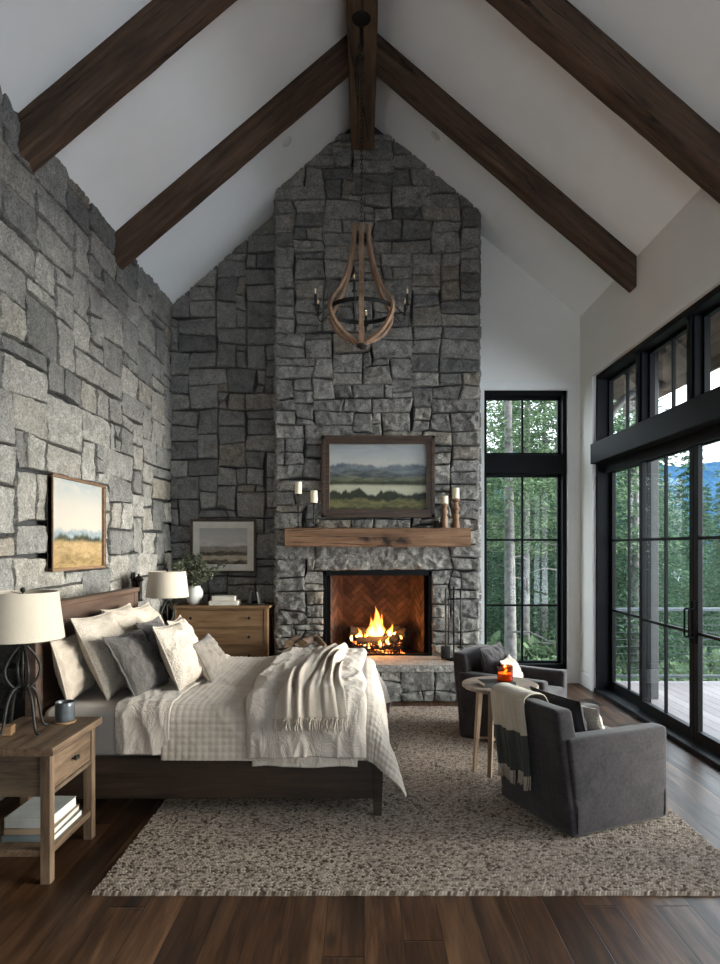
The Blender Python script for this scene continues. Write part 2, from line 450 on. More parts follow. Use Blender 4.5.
def stone_face(name, origin, eu, ev, en, nx, nz, cu, cv, parent, seed=1, blocked=None, keep=None, big=1.0, fixed=(), depth=.05, rough=.022, gap=.010, res=.022, jit=.3):
    """stones laid over the rectangle origin + u*eu + v*ev, faces along en"""
    O, eu, ev, en = [np.array(q, float) for q in (origin, eu, ev, en)]
    rs = np.random.default_rng(seed)
    JU = (rs.random((nx+1, nz+1))-.5)*cu*jit; JV = (rs.random((nx+1, nz+1))-.5)*cv*jit*1.1
    JU[0] = JU[-1] = 0; JV[:, 0] = JV[:, -1] = 0
    if blocked is not None:
        for i in range(nx+1):
            for j in range(nz+1):
                if blocked[max(i-1,0):i+1, max(j-1,0):j+1].any(): JU[i,j] = JV[i,j] = 0
    VV, FF, TT = [], [], []; n0 = 0
    for (i, j, w, h) in ashlar(nx, nz, blocked, seed, big, fixed):
        if keep and not keep((i+w/2)*cu, j*cv): continue
        
        c = [(i*cu+JU[i,j], j*cv+JV[i,j]), ((i+w)*cu+JU[i+w,j], j*cv+JV[i+w,j]),
             ((i+w)*cu+JU[i+w,j+h], (j+h)*cv+JV[i+w,j+h]), (i*cu+JU[i,j+h], (j+h)*cv+JV[i,j+h])]
        W, H = w*cu, h*cv
        nu, nv = max(4, int(W/res)), max(4, int(H/res))
        u = np.linspace(0, 1, nu+1); v = np.linspace(0, 1, nv+1)
        # dense rows near rim
        u = np.concatenate([[0, 0], [.25/nu*1.2], u[1:-1], [1-.25/nu*1.2], [1, 1]]); v = np.concatenate([[0, 0], [.25/nv*1.2], v[1:-1], [1-.25/nv*1.2], [1, 1]])
        U, Vg = np.meshgrid(u, v, indexing='ij')
        P = ((1-U)*(1-Vg))[..., None]*np.array(c[0])+(U*(1-Vg))[..., None]*np.array(c[1])+(U*Vg)[..., None]*np.array(c[2])+((1-U)*Vg)[..., None]*np.array(c[3])
        g = gap*(.3+.9*rs.random()); cc = P.mean((0,1))
        P = cc+(P-cc)*np.array([1-g/W, 1-g/H])
        x, y = P[...,0], P[...,1]; sd = int(rs.integers(1, 9999))
        rim = np.minimum(np.minimum(U, 1-U)*W, np.minimum(Vg, 1-Vg)*H)
        P = P+np.stack([fbm(x*16, y*16, sd*.37, 3), fbm(x*16, y*16, sd*.37+9, 4)], -1)*.0065
        e = np.clip(rim/.011, 0, 1); e = 1-(1-e)**2.2
        tilt = (U-.5)*rs.normal()*.010+(Vg-.5)*rs.normal()*.010
        rg = 1-np.abs(fbm(x*6.0+y*2, y*8.0, sd*.91, 7, 4))*1.5-np.abs(fbm(x*15+y*6, y*17, sd*.5, 17, 3))*.40
        hgt = depth*(.52+.22*rs.random())+e*(depth*.42)+e*(rg*rough*.9+tilt+fbm(x*26, y*26, sd*.3, 5)*rough*.35)
        hgt[0,:] = hgt[-1,:] = 0; hgt[:,0] = hgt[:,-1] = 0
        Q = O+x[...,None]*eu+y[...,None]*ev; 
        Q = O+P[...,:1]*eu+P[...,1:]*ev+hgt[...,None]*en
        G = grid(Q); VV.append(G[0]); FF.append(G[1]+n0); n0 += len(G[0])
        t = rs.random(); t = t*.9 if rs.random() < .88 else .9+.1*t
        TT.append(np.full(len(G[0]), t))
    o = mk(name, (np.concatenate(VV), np.concatenate(FF)), M_STONE, parent, 42)
    a = o.data.attributes.new('tone', 'FLOAT', 'POINT'); a.data.foreach_set('value', np.concatenate(TT).astype(np.float32))
    return o
# ================================================================ room shell
XL, XR, YB, YF = -2.425, 2.70, 8.0, -2.2
XA, ZA, EL, ER = -.01, 6.83, 4.70, 4.575       # ridge and eaves
SL, SR = (ZA-EL)/(XA-XL), (ZA-ER)/(XR-XA)
def zc(x): return ZA-SL*(XA-x) if x < XA else ZA-SR*(x-XA)
def S(o, label, cat): o['label'] = label; o['category'] = cat; o['kind'] = 'structure'; return o
S(mk('floor', box(XL-.3, XR+.2, YF-.2, YB+.3, -.12, 0), M_FLOOR), 'wide dark brown plank floor with a low sheen', 'floor')
def prism(poly, y0, y1):
    a = [(x, y0, z) for x, z in poly]; b = [(x, y1, z) for x, z in poly]
    return loft([a, b])
ce = thing('ceiling', 'pale smooth plastered ceiling rising to the timber ridge', 'ceiling', kind='structure')
T = .35
mk('left_slope', prism([(XL-.30, EL-SL*.30), (XA, ZA), (XA, ZA+T), (XL-.30, EL-SL*.30+T)], YF-.2, YB+.3), M_WHITE, ce)
mk('right_slope', prism([(XR+.19, ER-SR*.19), (XR+.19, ER-SR*.19+T), (XA, ZA+T), (XA, ZA)], YF-.2, YB+.3), M_WHITE, ce)
# left wall
wl = thing('wall_left', 'left wall of rough grey ashlar stone behind the bed', 'wall', kind='structure')
mk('backing', box(XL-.3, XL-.045, YF-.2, YB+.3, -.1, EL+.02), M_MORTAR, wl)
stone_face('stones', (XL-.05, YF, 0), (0,1,0), (0,0,1), (1,0,0), 68, 39, .15, .1255, wl, 5, jit=.36, gap=.019, rough=.026, big=1.15, depth=.060)
# back wall
wb = thing('wall_back', 'grey ashlar stone gable wall at the left of the chimney', 'wall', kind='structure')
mk('backing', prism([(XL-.2, -.1), (-1.0, -.1), (-1.0, zc(-1.0)+.1), (XL-.2, EL+.05)], YB+.045, YB+.28), M_MORTAR, wb)
stone_face('stones', (XL, YB+.05, 0), (1,0,0), (0,0,1), (0,-1,0), 12, 58, .119, .1035, wb, 14, keep=lambda u, v: v < zc(XL+u)+.30, jit=.42, gap=.014, big=1.1, rough=.026)
# plaster part of the back wall with the tall window opening
WX0, WX1, WZ0, WZ1 = 1.50, 2.54, .17, 3.66
wr = thing('wall_gable', 'off-white plastered gable wall at the right of the chimney', 'wall', kind='structure')
mk('plaster', merge(box(1.36, WX0, YB, YB+.22, -.1, WZ1), box(WX1, XR+.19, YB, YB+.22, -.1, WZ1), box(WX0, WX1, YB, YB+.22, -.1, WZ0),
   prism([(1.30, WZ1), (XR+.19, WZ1), (XR+.19, ER-.12), (1.30, zc(1.30)+.05)], YB, YB+.22)), M_WWALL, wr)
mk('upper_plaster', prism([(-1.05, 6.0-.5), (1.38, 5.6), (1.38, zc(1.38)+.05), (XA, ZA+.05), (-1.05, zc(-1.05)+.05)], YB+.05, YB+.2), M_WWALL, wr)
# right wall
DY0, DY1, DZ = 3.42, 7.51, 3.71
E0, E1 = .9, 3.1
ww = thing('wall_right', 'off-white plastered wall above and around the black glazed doors', 'wall', kind='structure')
mk('plaster', merge(box(XR, XR+.2, DY1, YB+.22, -.1, ER+.02), box(XR, XR+.2, E1, DY0, -.1, ER+.02), box(XR, XR+.2, YF-.2, E0, -.1, ER+.02), box(XR, XR+.2, E0, E1, DZ, ER+.02),
   box(XR, XR+.2, DY0, DY1, DZ, ER+.02)), M_WWALL, ww)
S(mk('wall_front', merge(box(XL-.3, -.3, YF-.2, YF, -.1, 3.4), box(-.3, 2.2, YF-.2, YF, 2.7, 3.4), box(2.2, XR+.2, YF-.2, YF, -.1, 3.4), prism([(XL-.3, 3.4), (XR+.2, 3.4), (XR+.2, ER-.1), (XA, ZA+.1), (XL-.3, EL-.2)], YF-.2, YF)), M_WWALL), 'plain plastered wall behind the viewer', 'wall')
S(mk('baseboard_right', merge(box(XR-.016, XR, DY1+.11, YB, 0, .16, .004), box(XR-.016, XR, YF, E0-.12, 0, .16)), M_TRIM), 'white baseboard along the right wall', 'baseboard')
S(mk('baseboard_back', box(WX0-.08, XR-.016, YB-.016, YB, 0, .16, .004), M_TRIM), 'white baseboard under the tall window', 'baseboard')
def casing(name, axis, a0, a1, z0, z1, w, label):
    if axis == 'Y': f = lambda p, q, r, s: box(XR-.02, XR, p, q, r, s, .003)
    else: f = lambda p, q, r, s: box(p, q, YB-.02, YB, r, s, .003)
    hi = a1+w if axis == 'Y' else a1+w
    S(mk(name, merge(f(a0-w, a0, z0, z1), f(a1, hi, z0, z1), f(a0-w-.0, hi+.0, z1, z1+w), ), M_TRIM), label, 'trim')
casing('trim_1', 'Y', DY0, DY1, 0, DZ, .11, 'white casing framing the wide glazed doors')
casing('trim_2', 'X', WX0, WX1, 0, WZ1, .11, 'white casing framing the tall narrow window')
casing('trim_3', 'Y', E0, E1, 0, DZ, .11, 'white casing around the second glazed door unit')
# glazed doors with transoms
def glazed(name, y0, y1, label, opens=True):
    r = thing(name, label, 'door', (0,0,0), kind='structure')
    n = 4; p = (y1-y0)/n
    fr = [box(XR+.02, XR+.20, y1-.045, y1, 0, DZ, .004), box(XR+.02, XR+.20, y0, y0+.045, 0, DZ, .004),
          box(XR+.02, XR+.20, y0, y1, DZ-.055, DZ, .004), box(XR+.0, XR+.20, y0, y1, 0, .045, .004),
          box(XR+.10, XR+.20, y0, y1, 2.56, 2.68)]
    mk('frame', merge(*fr), M_BLACK, r, 30)
    mk('header_beam', box(XR-.045, XR+.20, y0-.0, y1, 2.67, 2.905, .006), M_BLACK, r, 30)
    for k in range(1, n):
        yc = y1-.045-(p-.0)*k+.02
        mk('transom_post', merge(box(XR+.08, XR+.20, yc-.055, yc+.055, 2.9, DZ-.05, .004), box(XR+.055, XR+.10, yc-.03, yc+.03, 2.9, DZ-.05, .004)), M_BLACK, r, 30)
    for k in range(n):
        a = y1-.045-p*k+.02-.055 if k else y1-.045; b = y1-.045-p*(k+1)+.02+.055 if k < n-1 else y0+.045
        g = XR+.18; w = .03; m = (a+b)/2
        sash = merge(box(g-.03, g+.02, a-w, a, 2.9, DZ-.05), box(g-.03, g+.02, b, b+w, 2.9, DZ-.05), box(g-.03, g+.02, b, a, DZ-.085, DZ-.05),
                     box(g-.03, g+.02, b, a, 2.9, 2.945), box(g-.015, g+.015, m-.013, m+.013, 2.9, DZ-.05))
        s = mk('transom_sash', sash, M_BLACK, r)
        mk('pane', box(g-.003, g+.003, b+.01, a-.01, 2.92, DZ-.07), M_GLASS, s)
    # four door leaves; the middle two slide on the inner track
    yc = (y0+y1)/2
    hw = (y1-y0)/2-.045
    leaf = [(y1-.045, y1-.045-hw*.49, .19), (y1-.045-hw*.46, yc+.003, .135), (yc-.003, y0+.045+hw*.46, .135), (y0+.045+hw*.49, y0+.045, .19)]
    for k, (a, b, g) in enumerate(leaf):
        g = XR+g; w = .068; m = (a+b)/2; zt = 2.63
        parts = [box(g-.022, g+.022, a-w, a, .045, zt, .003), box(g-.022, g+.022, b, b+w, .045, zt, .003), box(g-.022, g+.022, b+w, a-w, zt-.07, zt),
                 box(g-.022, g+.022, b+w, a-w, .045, .145), box(g-.012, g+.012, m-.013, m+.013, .14, zt-.06)]
        for zz in (.965, 1.775): parts.append(box(g-.012, g+.012, b+w, a-w, zz-.013, zz+.013))
        l = mk('door_leaf', merge(*parts), M_BLACK, r, 30)
        mk('pane', box(g-.003, g+.003, b+w-.01, a-w+.01, .14, zt-.06), M_GLASS, l)
        if k in (1, 2):
            yh = b+.035 if k == 1 else a-.035
            hb = tube([(g-.02, yh, .93), (g-.075, yh, .93), (g-.08, yh, .94), (g-.08, yh, 1.16), (g-.075, yh, 1.17), (g-.02, yh, 1.17)], .009, 8)
            mk('door_handle', merge(hb, box(g-.03, g-.02, yh-.022, yh+.022, .88, 1.24, .003)), M_BLACK, l, 40)
    return r
glazed('door_1', DY0, DY1, 'black-framed four-leaf sliding glass doors with transom lights above')
glazed('door_2', E0, E1, 'second black-framed glazed door unit nearer the viewer')
wf = thing('window_2', 'wide black-framed window behind the viewer', 'window', kind='structure')
mk('frame', merge(*[box(x-.035, x+.035, YF-.15, YF-.05, 0, 2.7) for x in np.linspace(-.27, 2.17, 4)], *[box(-.3, 2.2, YF-.15, YF-.05, z, z+.07) for z in (0, 1.8, 2.63)]), M_BLACK, wf)
mk('pane', box(-.28, 2.18, YF-.105, YF-.098, .03, 2.67), M_GLASS, wf)
# tall window
w1 = thing('window_1', 'tall black-framed window with eight panes beside the chimney', 'window', kind='structure')
g = YB+.14
mk('frame', merge(box(WX0, WX0+.03, YB+.02, YB+.2, WZ0, WZ1), box(WX1-.05, WX1, YB+.02, YB+.2, WZ0, WZ1), box(WX0, WX1, YB+.02, YB+.2, WZ1-.06, WZ1), box(WX0, WX1, YB+.02, YB+.2, WZ0, WZ0+.06)), M_BLACK, w1)
mk('mullion_bar', merge(box(WX0+.02, WX1-.02, YB-.0, YB+.2, 2.62, 2.86, .006)), M_BLACK, w1, 30)
mx = (WX0+.03+WX1-.05)/2
for (z0, z1, bars) in ((.22, 2.62, (.96, 1.79)), (2.86, 3.60, ())):
    q = [box(WX0+.03, WX0+.055, g-.025, g+.025, z0, z1), box(WX1-.085, WX1-.05, g-.025, g+.025, z0, z1), box(WX0+.03, WX1-.05, g-.025, g+.025, z0, z0+.035),
         box(WX0+.03, WX1-.05, g-.025, g+.025, z1-.035, z1), box(mx-.013, mx+.013, g-.014, g+.014, z0, z1)]
    for zz in bars: q.append(box(WX0+.05, WX1-.06, g-.014, g+.014, zz-.013, zz+.013))
    s = mk('sash', merge(*q), M_BLACK, w1)
    mk('pane', box(WX0+.04, WX1-.06, g-.003, g+.003, z0+.02, z1-.02), M_GLASS, s)

# timber beams
def roughbeam(pts, n, f, seed, nz=.006):
    """f(t) -> list of section points; swept with hewn noise"""
    secs = []
    for i in range(n+1):
        sec = [Vector(p) for p in f(i/n)]
        c = sum(sec, Vector())/len(sec); out = []
        for p in sec:
            k = float(fbm(p.x*2.3, p.y*2.3, p.z*2.3, seed))*nz+float(vnoise(p.x*11, p.y*11, p.z*11, seed+3))*nz*.4
            out.append(p+(p-c).normalized()*k)
        secs.append(out)
    return loft(secs)
def rect(a, b, n=4, ch=.012):
    """rounded rectangle loop in 2d from a=(u0,v0) to b=(u1,v1), with extra points per side"""
    (u0, v0), (u1, v1) = a, b; out = []
    for (p, q) in (((u0, v0), (u1, v0)), ((u1, v0), (u1, v1)), ((u1, v1), (u0, v1)), ((u0, v1), (u0, v0))):
        dx, dy = q[0]-p[0], q[1]-p[1]; L = math.hypot(dx, dy)
        for k in range(n):
            t = ch/L+(1-2*ch/L)*k/(n-1); out.append((p[0]+dx*t, p[1]+dy*t))
    return out
RX0, RX1, RZ = -.152, .122, 6.385
S(mk('ridge_beam', roughbeam(None, 60, lambda t: [(u, YF+.02+t*(7.58-YF), v) for u, v in rect((RX0, RZ), (RX1, 6.80))], 3), M_BEAMY, None, 40), 'square rough-sawn ridge beam running to the chimney', 'beam')
def rafter(yl, yr, side, w=.20, d=.30, label=''):
    x0, x1 = (XL+.01, RX0+.01) if side == 'L' else (RX1-.01, XR-.004)
    ym = (yl+yr)/2
    def f(t):
        x = x0+(x1-x0)*t
        yy = yl+(yr-yl)*(x-XL)/(XR-XL)
        return [(x, yy+u, zc(x)+v) for u, v in rect((0, -d), (w, .02))]
    S(mk('ceiling_beam', roughbeam(None, 50, f, int(yl*10)+len(side)), M_BEAML if side == 'L' else M_BEAMR, None, 40), label, 'beam')
rafter(4.45, 4.62, 'L', .22, .30, 'dark timber rafter nearest the viewer on the left slope')
rafter(4.45, 4.62, 'R', .22, .30, 'dark timber rafter nearest the viewer on the right slope')
rafter(6.15, 6.33, 'L', .18, .30, 'dark timber rafter nearer the chimney on the left slope')
rafter(6.15, 6.33, 'R', .18, .30, 'dark timber rafter nearer the chimney on the right slope')
for px, y0, lab in ((287, 6.95, 'small recessed ceiling light on the left slope'), (436, 6.95, 'small recessed ceiling light on the right slope')):
    x = (px-CX)/F0*y0
    t = thing('ceiling_light', lab, 'light', (x, y0, zc(x)), 0, 'recessed ceiling lights')
    t.rotation_euler = (0, math.atan(-SL if x < XA else SR), 0)
    mk('trim_ring', ring(.05, .012, 28, 6, -.004), M_TRIM, t, True)
    mk('lens', lathe([(.049, -.004), (.049, -.001)], 28), M_TRIM, t)

# ================================================================ fireplace
fp = thing('fireplace', 'tall grey stone chimney with arched-free square fireplace, raised hearth and timber mantel', 'fireplace', (0, 0, 0))
fp['label'] = 'tall grey stone fireplace with raised hearth, burning fire and timber mantel'
CX0, CX1, CYF = -1.055, 1.375, 7.59
cu, cv = (CX1-CX0)/21, .0785
OX0, OX1, OZ0, OZ1 = CX0+5*cu, CX0+16*cu, .41, 18*cv
bl = np.zeros((21, 84), bool); bl[5:16, 0:18] = True
mk('chimney_core', merge(
    prism([(CX0+.03, -.0), (OX0-.01, 0), (OX0-.01, OZ1), (CX0+.03, OZ1)], CYF+.045, YB+.45),
    prism([(OX1+.01, 0), (CX1-.03, 0), (CX1-.03, OZ1), (OX1+.01, OZ1)], CYF+.045, YB+.45),
    prism([(CX0+.03, OZ1), (CX1-.03, OZ1), (CX1-.03, zc(CX1)+.05), (XA, ZA+.03), (CX0+.03, zc(CX0)+.05)], CYF+.045, YB+.2),
    prism([(OX0-.01, 0), (OX1+.01, 0), (OX1+.01, OZ0-.03), (OX0-.01, OZ0-.03)], CYF+.045, YB+.45)), M_MORTAR, fp)
keepc = lambda u, v: v < zc(CX0+u)+.30
stone_face('chimney_stones', (CX0, CYF+.05, 0), (1,0,0), (0,0,1), (0,-1,0), 21, 84, cu, cv, fp, 23, blocked=bl, keep=keepc, fixed=[(4, 18, 14, 4)], rough=.036, gap=.012, jit=.55, big=1.7, depth=.052, res=.018)
stone_face('side_stones', (CX0+.05, CYF, 0), (0,1,0), (0,0,1), (-1,0,0), 3, 58, .137, .1035, fp, 31, keep=lambda u, v: v < zc(CX0)+.0)
stone_face('side_stones', (CX1-.05, CYF, 0), (0,1,0), (0,0,1), (1,0,0), 3, 58, .137, .1035, fp, 32, keep=lambda u, v: v < zc(CX1)+.0)
# hearth
HYF = 7.02
mk('hearth_core', box(CX0+.04, CX1-.04, HYF+.05, CYF+.1, 0, .34), M_MORTAR, fp)
stone_face('hearth_stones', (CX0, HYF+.05, 0), (1,0,0), (0,0,1), (0,-1,0), 20, 3, (CX1-CX0)/20, .113, fp, 44, rough=.022, gap=.009, jit=.4, big=1.3)
stone_face('hearth_stones', (CX1-.05, HYF, 0), (0,1,0), (0,0,1), (1,0,0), 4, 3, .143, .113, fp, 45, rough=.02)
def slab(x0, x1, y0, y1, z0, z1, seed):
    nx, ny = 90, 26
    u = np.linspace(x0, x1, nx); v = np.linspace(y0, y1, ny); U, Vv = np.meshgrid(u, v, indexing='ij')
    top = np.stack([U, Vv, z1+fbm(U*5, Vv*5, 0, seed)*.003], -1)
    gs = [grid(top)]
    zz = np.linspace(z0, z1, 7); 
    U, Z = np.meshgrid(np.linspace(x0, x1, 160), zz, indexing='ij')
    gs.append(grid(np.stack([U, y0+fbm(U*14, Z*14, 3, seed)*.010*np.sin(PI*np.clip((Z-z0)/(z1-z0), 0, 1)), Z], -1)))
    Vv, Z = np.meshgrid(v, zz, indexing='ij')
    gs.append(grid(np.stack([x1+fbm(Vv*14, Z*14, 3, seed)*.008*np.sin(PI*(Z-z0)/(z1-z0)), Vv, Z], -1)))
    b = box(x0, x1-.008, y0+.01, y1, z0, z1-.006)
    V, Fs = merge(b, *[(g[0].tolist(), g[1].tolist()) for g in gs]); return V, Fs
hs = mk('hearth_slab', slab(CX0-.015, CX1+.015, HYF-.03, CYF+.02, .335, .41, 6), M_STONE, fp, 30)
a = hs.data.attributes.new('tone', 'FLOAT', 'POINT'); a.data.foreach_set('value', [.72]*len(hs.data.vertices))
mk('mantel', roughbeam(None, 60, lambda t: [(-.91+t*2.14, 7.355+u, 1.705+v) for u, v in rect((0, 0), (.24, .215))], 8, .006), M_MANTEL, fp, 40)['label'] = 'rough brown timber mantel beam'
# firebox
FY = 8.13; sx = .20
mk('firebox_shell', merge(
    box(OX0-.01, OX1+.01, CYF, FY+.05, .385, .41),
    hexa([(OX0-.04, CYF+.05, .41), (OX0, CYF+.05, .41), (OX0+sx, FY, .41), (OX0+sx-.04, FY, .41), (OX0-.04, CYF+.05, OZ1), (OX0, CYF+.05, OZ1), (OX0+sx, FY, OZ1), (OX0+sx-.04, FY, OZ1)]),
    hexa([(OX1, CYF+.05, .41), (OX1+.04, CYF+.05, .41), (OX1-sx+.04, FY, .41), (OX1-sx, FY, .41), (OX1, CYF+.05, OZ1), (OX1+.04, CYF+.05, OZ1), (OX1-sx+.04, FY, OZ1), (OX1-sx, FY, OZ1)]),
    box(OX0, OX1, FY, FY+.05, .41, OZ1), box(OX0, OX1, CYF+.05, FY+.05, OZ1-.04, OZ1)), M_SOOT, fp)
def clip(poly, x0, x1, y0, y1):
    for ax, lim, sg in ((0, x0, 1), (0, x1, -1), (1, y0, 1), (1, y1, -1)):
        out = []
        for i, p in enumerate(poly):
            q = poly[(i+1) % len(poly)]; a, b = sg*(p[ax]-lim), sg*(q[ax]-lim)
            if a >= 0: out.append(p)
            if a*b < 0: t = a/(a-b); out.append((p[0]+(q[0]-p[0])*t, p[1]+(q[1]-p[1])*t))
        poly = out
        if len(poly) < 3: return None
    return poly
def herring(name, O, eu, en, W, H, parent, seed, L=.20, w=.066):
    rs = random.Random(seed); O, eu, en = Vector(O), Vector(eu), Vector(en); ez = Vector((0,0,1))
    VV, FF, TT = [], [], []
    g = .006; c45 = math.sqrt(.5)
    for i in range(-30, 31):
        for j in range(-14, 15):
            # classic herringbone lattice, bricks of length 3w
            for kind in (0, 1):
                bx = i*w+j*3*w; by = i*w-j*3*w
                r = [(bx+g/2, by+g/2), (bx+3*w-g/2, by+g/2), (bx+3*w-g/2, by+w-g/2), (bx+g/2, by+w-g/2)] if kind == 0 else \
                    [(bx+g/2, by+w+g/2), (bx+w-g/2, by+w+g/2), (bx+w-g/2, by+4*w-g/2), (bx+g/2, by+4*w-g/2)]
                p = [((x-y)*c45+W/2, (x+y)*c45+H/2) for x, y in r]
                p = clip(p, .004, W-.004, .004, H-.004)
                if not p: continue
                n = len(VV); d = .012+.004*rs.random()
                lo = [O+eu*x+ez*y for x, y in p]; hi = [q+en*d for q in lo]
                VV += lo+hi; m = len(p)
                FF.append(tuple(n+m+k for k in range(m)))
                for k in range(m): FF.append((n+k, n+(k+1) % m, n+m+(k+1) % m, n+m+k))
                TT += [rs.random()]*(2*m)
    o = mk(name, (VV, FF), M_BRICK, parent)
    a = o.data.attributes.new('tone', 'FLOAT', 'POINT'); a.data.foreach_set('value', TT)
    return o
HB = OZ1-.04-.41
herring('firebrick_back', (OX0+sx, FY, .41), (1,0,0), (0,-1,0), OX1-OX0-2*sx, HB, fp, 1)
dl = Vector((sx, FY-CYF-.05, 0)); Ls = dl.length; dl.normalize()
herring('firebrick_side', (OX0, CYF+.05, .41), dl, Vector((dl.y, -dl.x, 0)), Ls, HB, fp, 2)
dr = Vector((-sx, FY-CYF-.05, 0)).normalized()
herring('firebrick_side', (OX1, CYF+.05, .41), dr, Vector((-dr.y, dr.x, 0)), Ls, HB, fp, 3)
fw = .028
mk('metal_surround', merge(box(OX0-.01, OX0+fw, CYF-.005, CYF+.08, .41, OZ1), box(OX1-fw, OX1+.01, CYF-.005, CYF+.08, .41, OZ1),
    box(OX0, OX1, CYF-.005, CYF+.08, OZ1-.05, OZ1+.005), box(OX0+fw, OX1-fw, CYF+.01, CYF+.05, .41, .43)), M_BLACK, fp)
for (xa, xb) in ((OX0+fw, OX0+fw+.05), (OX1-fw-.05, OX1-fw)):
    u = np.linspace(0, 1, 61); z = np.linspace(.43, OZ1-.05, 12); U, Z = np.meshgrid(u, z, indexing='ij')
    P = np.stack([xa+(xb-xa)*U, CYF+.06+.012*np.sin(U*2*PI*6), Z], -1)
    solid(mk('mesh_curtain', grid(P), M_BLACK, fp, True), .003)
# grate, logs, embers, flames
fx, fy = (OX0+OX1)/2+.0, 7.88
gr = []
for k in range(11): 
    x = fx-.30+.06*k; gr.append(tube([(x, fy-.17, .55), (x, fy-.165, .485), (x, fy+.13, .485), (x, fy+.16, .56)], .009, 6))
for y in (fy-.13, fy+.10): gr.append(box(fx-.33, fx+.33, y-.009, y+.009, .468, .486))
for x in (fx-.27, fx+.27):
    for y in (fy-.13, fy+.10): gr.append(box(x-.01, x+.01, y-.01, y+.01, .41, .47))
for q in range(3): gr.append(box(fx-.31, fx+.31, fy-.185, fy-.178, .44+.03*q, .449+.03*q))
gt = thing('fire_grate', 'black iron grate in the firebox holding the burning logs', 'grate', (fx, fy, .41))
mk('grate_bars', mv(merge(*gr), -fx, -fy, -.41), M_IRON, gt)
eb = []
rr = random.Random(4)
for k in range(95):
    r = .012+.016*rr.random(); x, y = rr.uniform(-.30, .30), rr.uniform(-.13, .12)
    b = box(-r, r, -r*.8, r*.8, -r*.7, r*.7, r*.35, 1); eb.append(mv(b, x, y, .10+rr.uniform(0, .02), rr.uniform(0, 3), rr.uniform(-.5, .5)))
for k in range(60):
    r = .009+.012*rr.random(); x, y = rr.uniform(-.32, .32), rr.uniform(-.20, .10)
    eb.append(mv(box(-r, r, -r*.8, r*.8, -r*.5, r*.5, r*.3, 1), x, y, .007+rr.uniform(0, .006), rr.uniform(0, 3)))
tag(mk('embers', merge(*eb), M_EMBER, None, False, (fx, fy, .41)), 'glowing orange embers under the burning logs', 'embers', kind='stuff')
def log(L, r, seed, bend=.02, split=False):
    rs = random.Random(seed); ph = rs.uniform(0, 9); secs = []
    n = 18
    for i in range(n+1):
        t = i/n; sec = []
        for k in range(16):
            a = 2*PI*k/16
            q = r*(1+.10*math.sin(2*a+ph+t)+.06*math.sin(5*a+ph*2)+.05*rs.uniform(-1, 1))
            if split and math.sin(a) > -.1: q *= .62+.30*abs(math.cos(a))
            if i in (0, n): q *= .93
            sec.append(((t-.5)*L, math.cos(a)*q+bend*math.sin(PI*t), math.sin(a)*q))
        secs.append(sec)
    return loft(secs)
LG = [(.00, -.09, .145, .50, .058, .05, 0, 'charred log lying across the front of the grate'), (-.20, .0, .245, .34, .055, .5, .15, 'charred log leaning at the left of the fire'),
      (.02, .05, .165, .52, .06, -.1, 0, 'charred log at the back of the grate'), (.08, -.02, .225, .42, .045, .15, -.38, 'charred log tilted across the fire centre'),
      (.26, .01, .25, .26, .052, -.7, .1, 'charred log end at the right of the fire')]
for i, (x, y, z, L, r, rz, ry, lab) in enumerate(LG):
    o = tag(mk('burning_log', log(L, r, i+3), M_SOOT, None, 50, (fx+x, fy+y, .41+z)), lab, 'log', 'burning logs')
    o.rotation_euler = (0, ry, rz)
def tongue(h, r, seed, lean=0):
    rs = random.Random(seed); secs = []; n = 16; p1, p2 = rs.uniform(0, 6), rs.uniform(0, 6)
    for i in range(n+1):
        t = i/n
        q = r*(math.sin(PI*min(1, (t*1.0+.16))**.8)**.9*(1-t)**.35 if t < 1 else .001)
        q = max(q*(1+.18*math.sin(7*t+p1)), .0008)
        cx = lean*t*t+.030*math.sin(5*t+p2)*t; cy = .02*math.sin(4*t+p1)*t
        secs.append([(cx+q*math.cos(2*PI*k/14)*(1+.15*math.sin(3*t*4+p2)), cy+q*.7*math.sin(2*PI*k/14), h*t) for k in range(14)])
    return loft(secs)
fl = thing('fire', 'bright orange and yellow flames rising from the burning logs', 'fire', (fx, fy, .55))
for k, (x, y, z, h, r, ln) in enumerate([(-.01, .0, .02, .45, .11, -.01), (-.085, .03, .0, .33, .07, .03), (.065, .02, .02, .30, .07, -.03), (-.02, -.06, .0, .27, .055, .02), (.155, -.03, .06, .17, .045, .02), (.21, .0, .07, .13, .03, -.01),
        (-.14, -.10, -.05, .19, .032, .02), (-.22, -.06, .04, .14, .045, .0), (.045, -.13, -.06, .12, .035, .0), (-.10, -.14, -.08, .10, .025, .01), (.13, -.14, -.03, .12, .03, -.01), (.30, -.02, .02, .14, .022, .02), (-.31, -.05, .0, .16, .02, 0), (.03, -.04, .06, .33, .035, .01)]):
    mk('flame', mv(tongue(h, r, k+1, ln), x, y, z), M_FLAME, fl, True)
def light(name, typ, loc, energy, color, size=.1, parent=None, **kw):
    l = bpy.data.lights.new(name, typ); l.energy = energy; l.color = color
    if typ == 'POINT': l.shadow_soft_size = size
    o = bpy.data.objects.new(name, l); COL.objects.link(o); o.location = loc
    for k, v in kw.items(): setattr(l, k, v)
    return o
light('firelight', 'POINT', (fx, fy-.06, .41+.24), 3.4, (1, .36, .09), .10)
light('firelight', 'POINT', (fx+.02, fy-.22, .41+.28), 5, (1, .38, .10), .08)
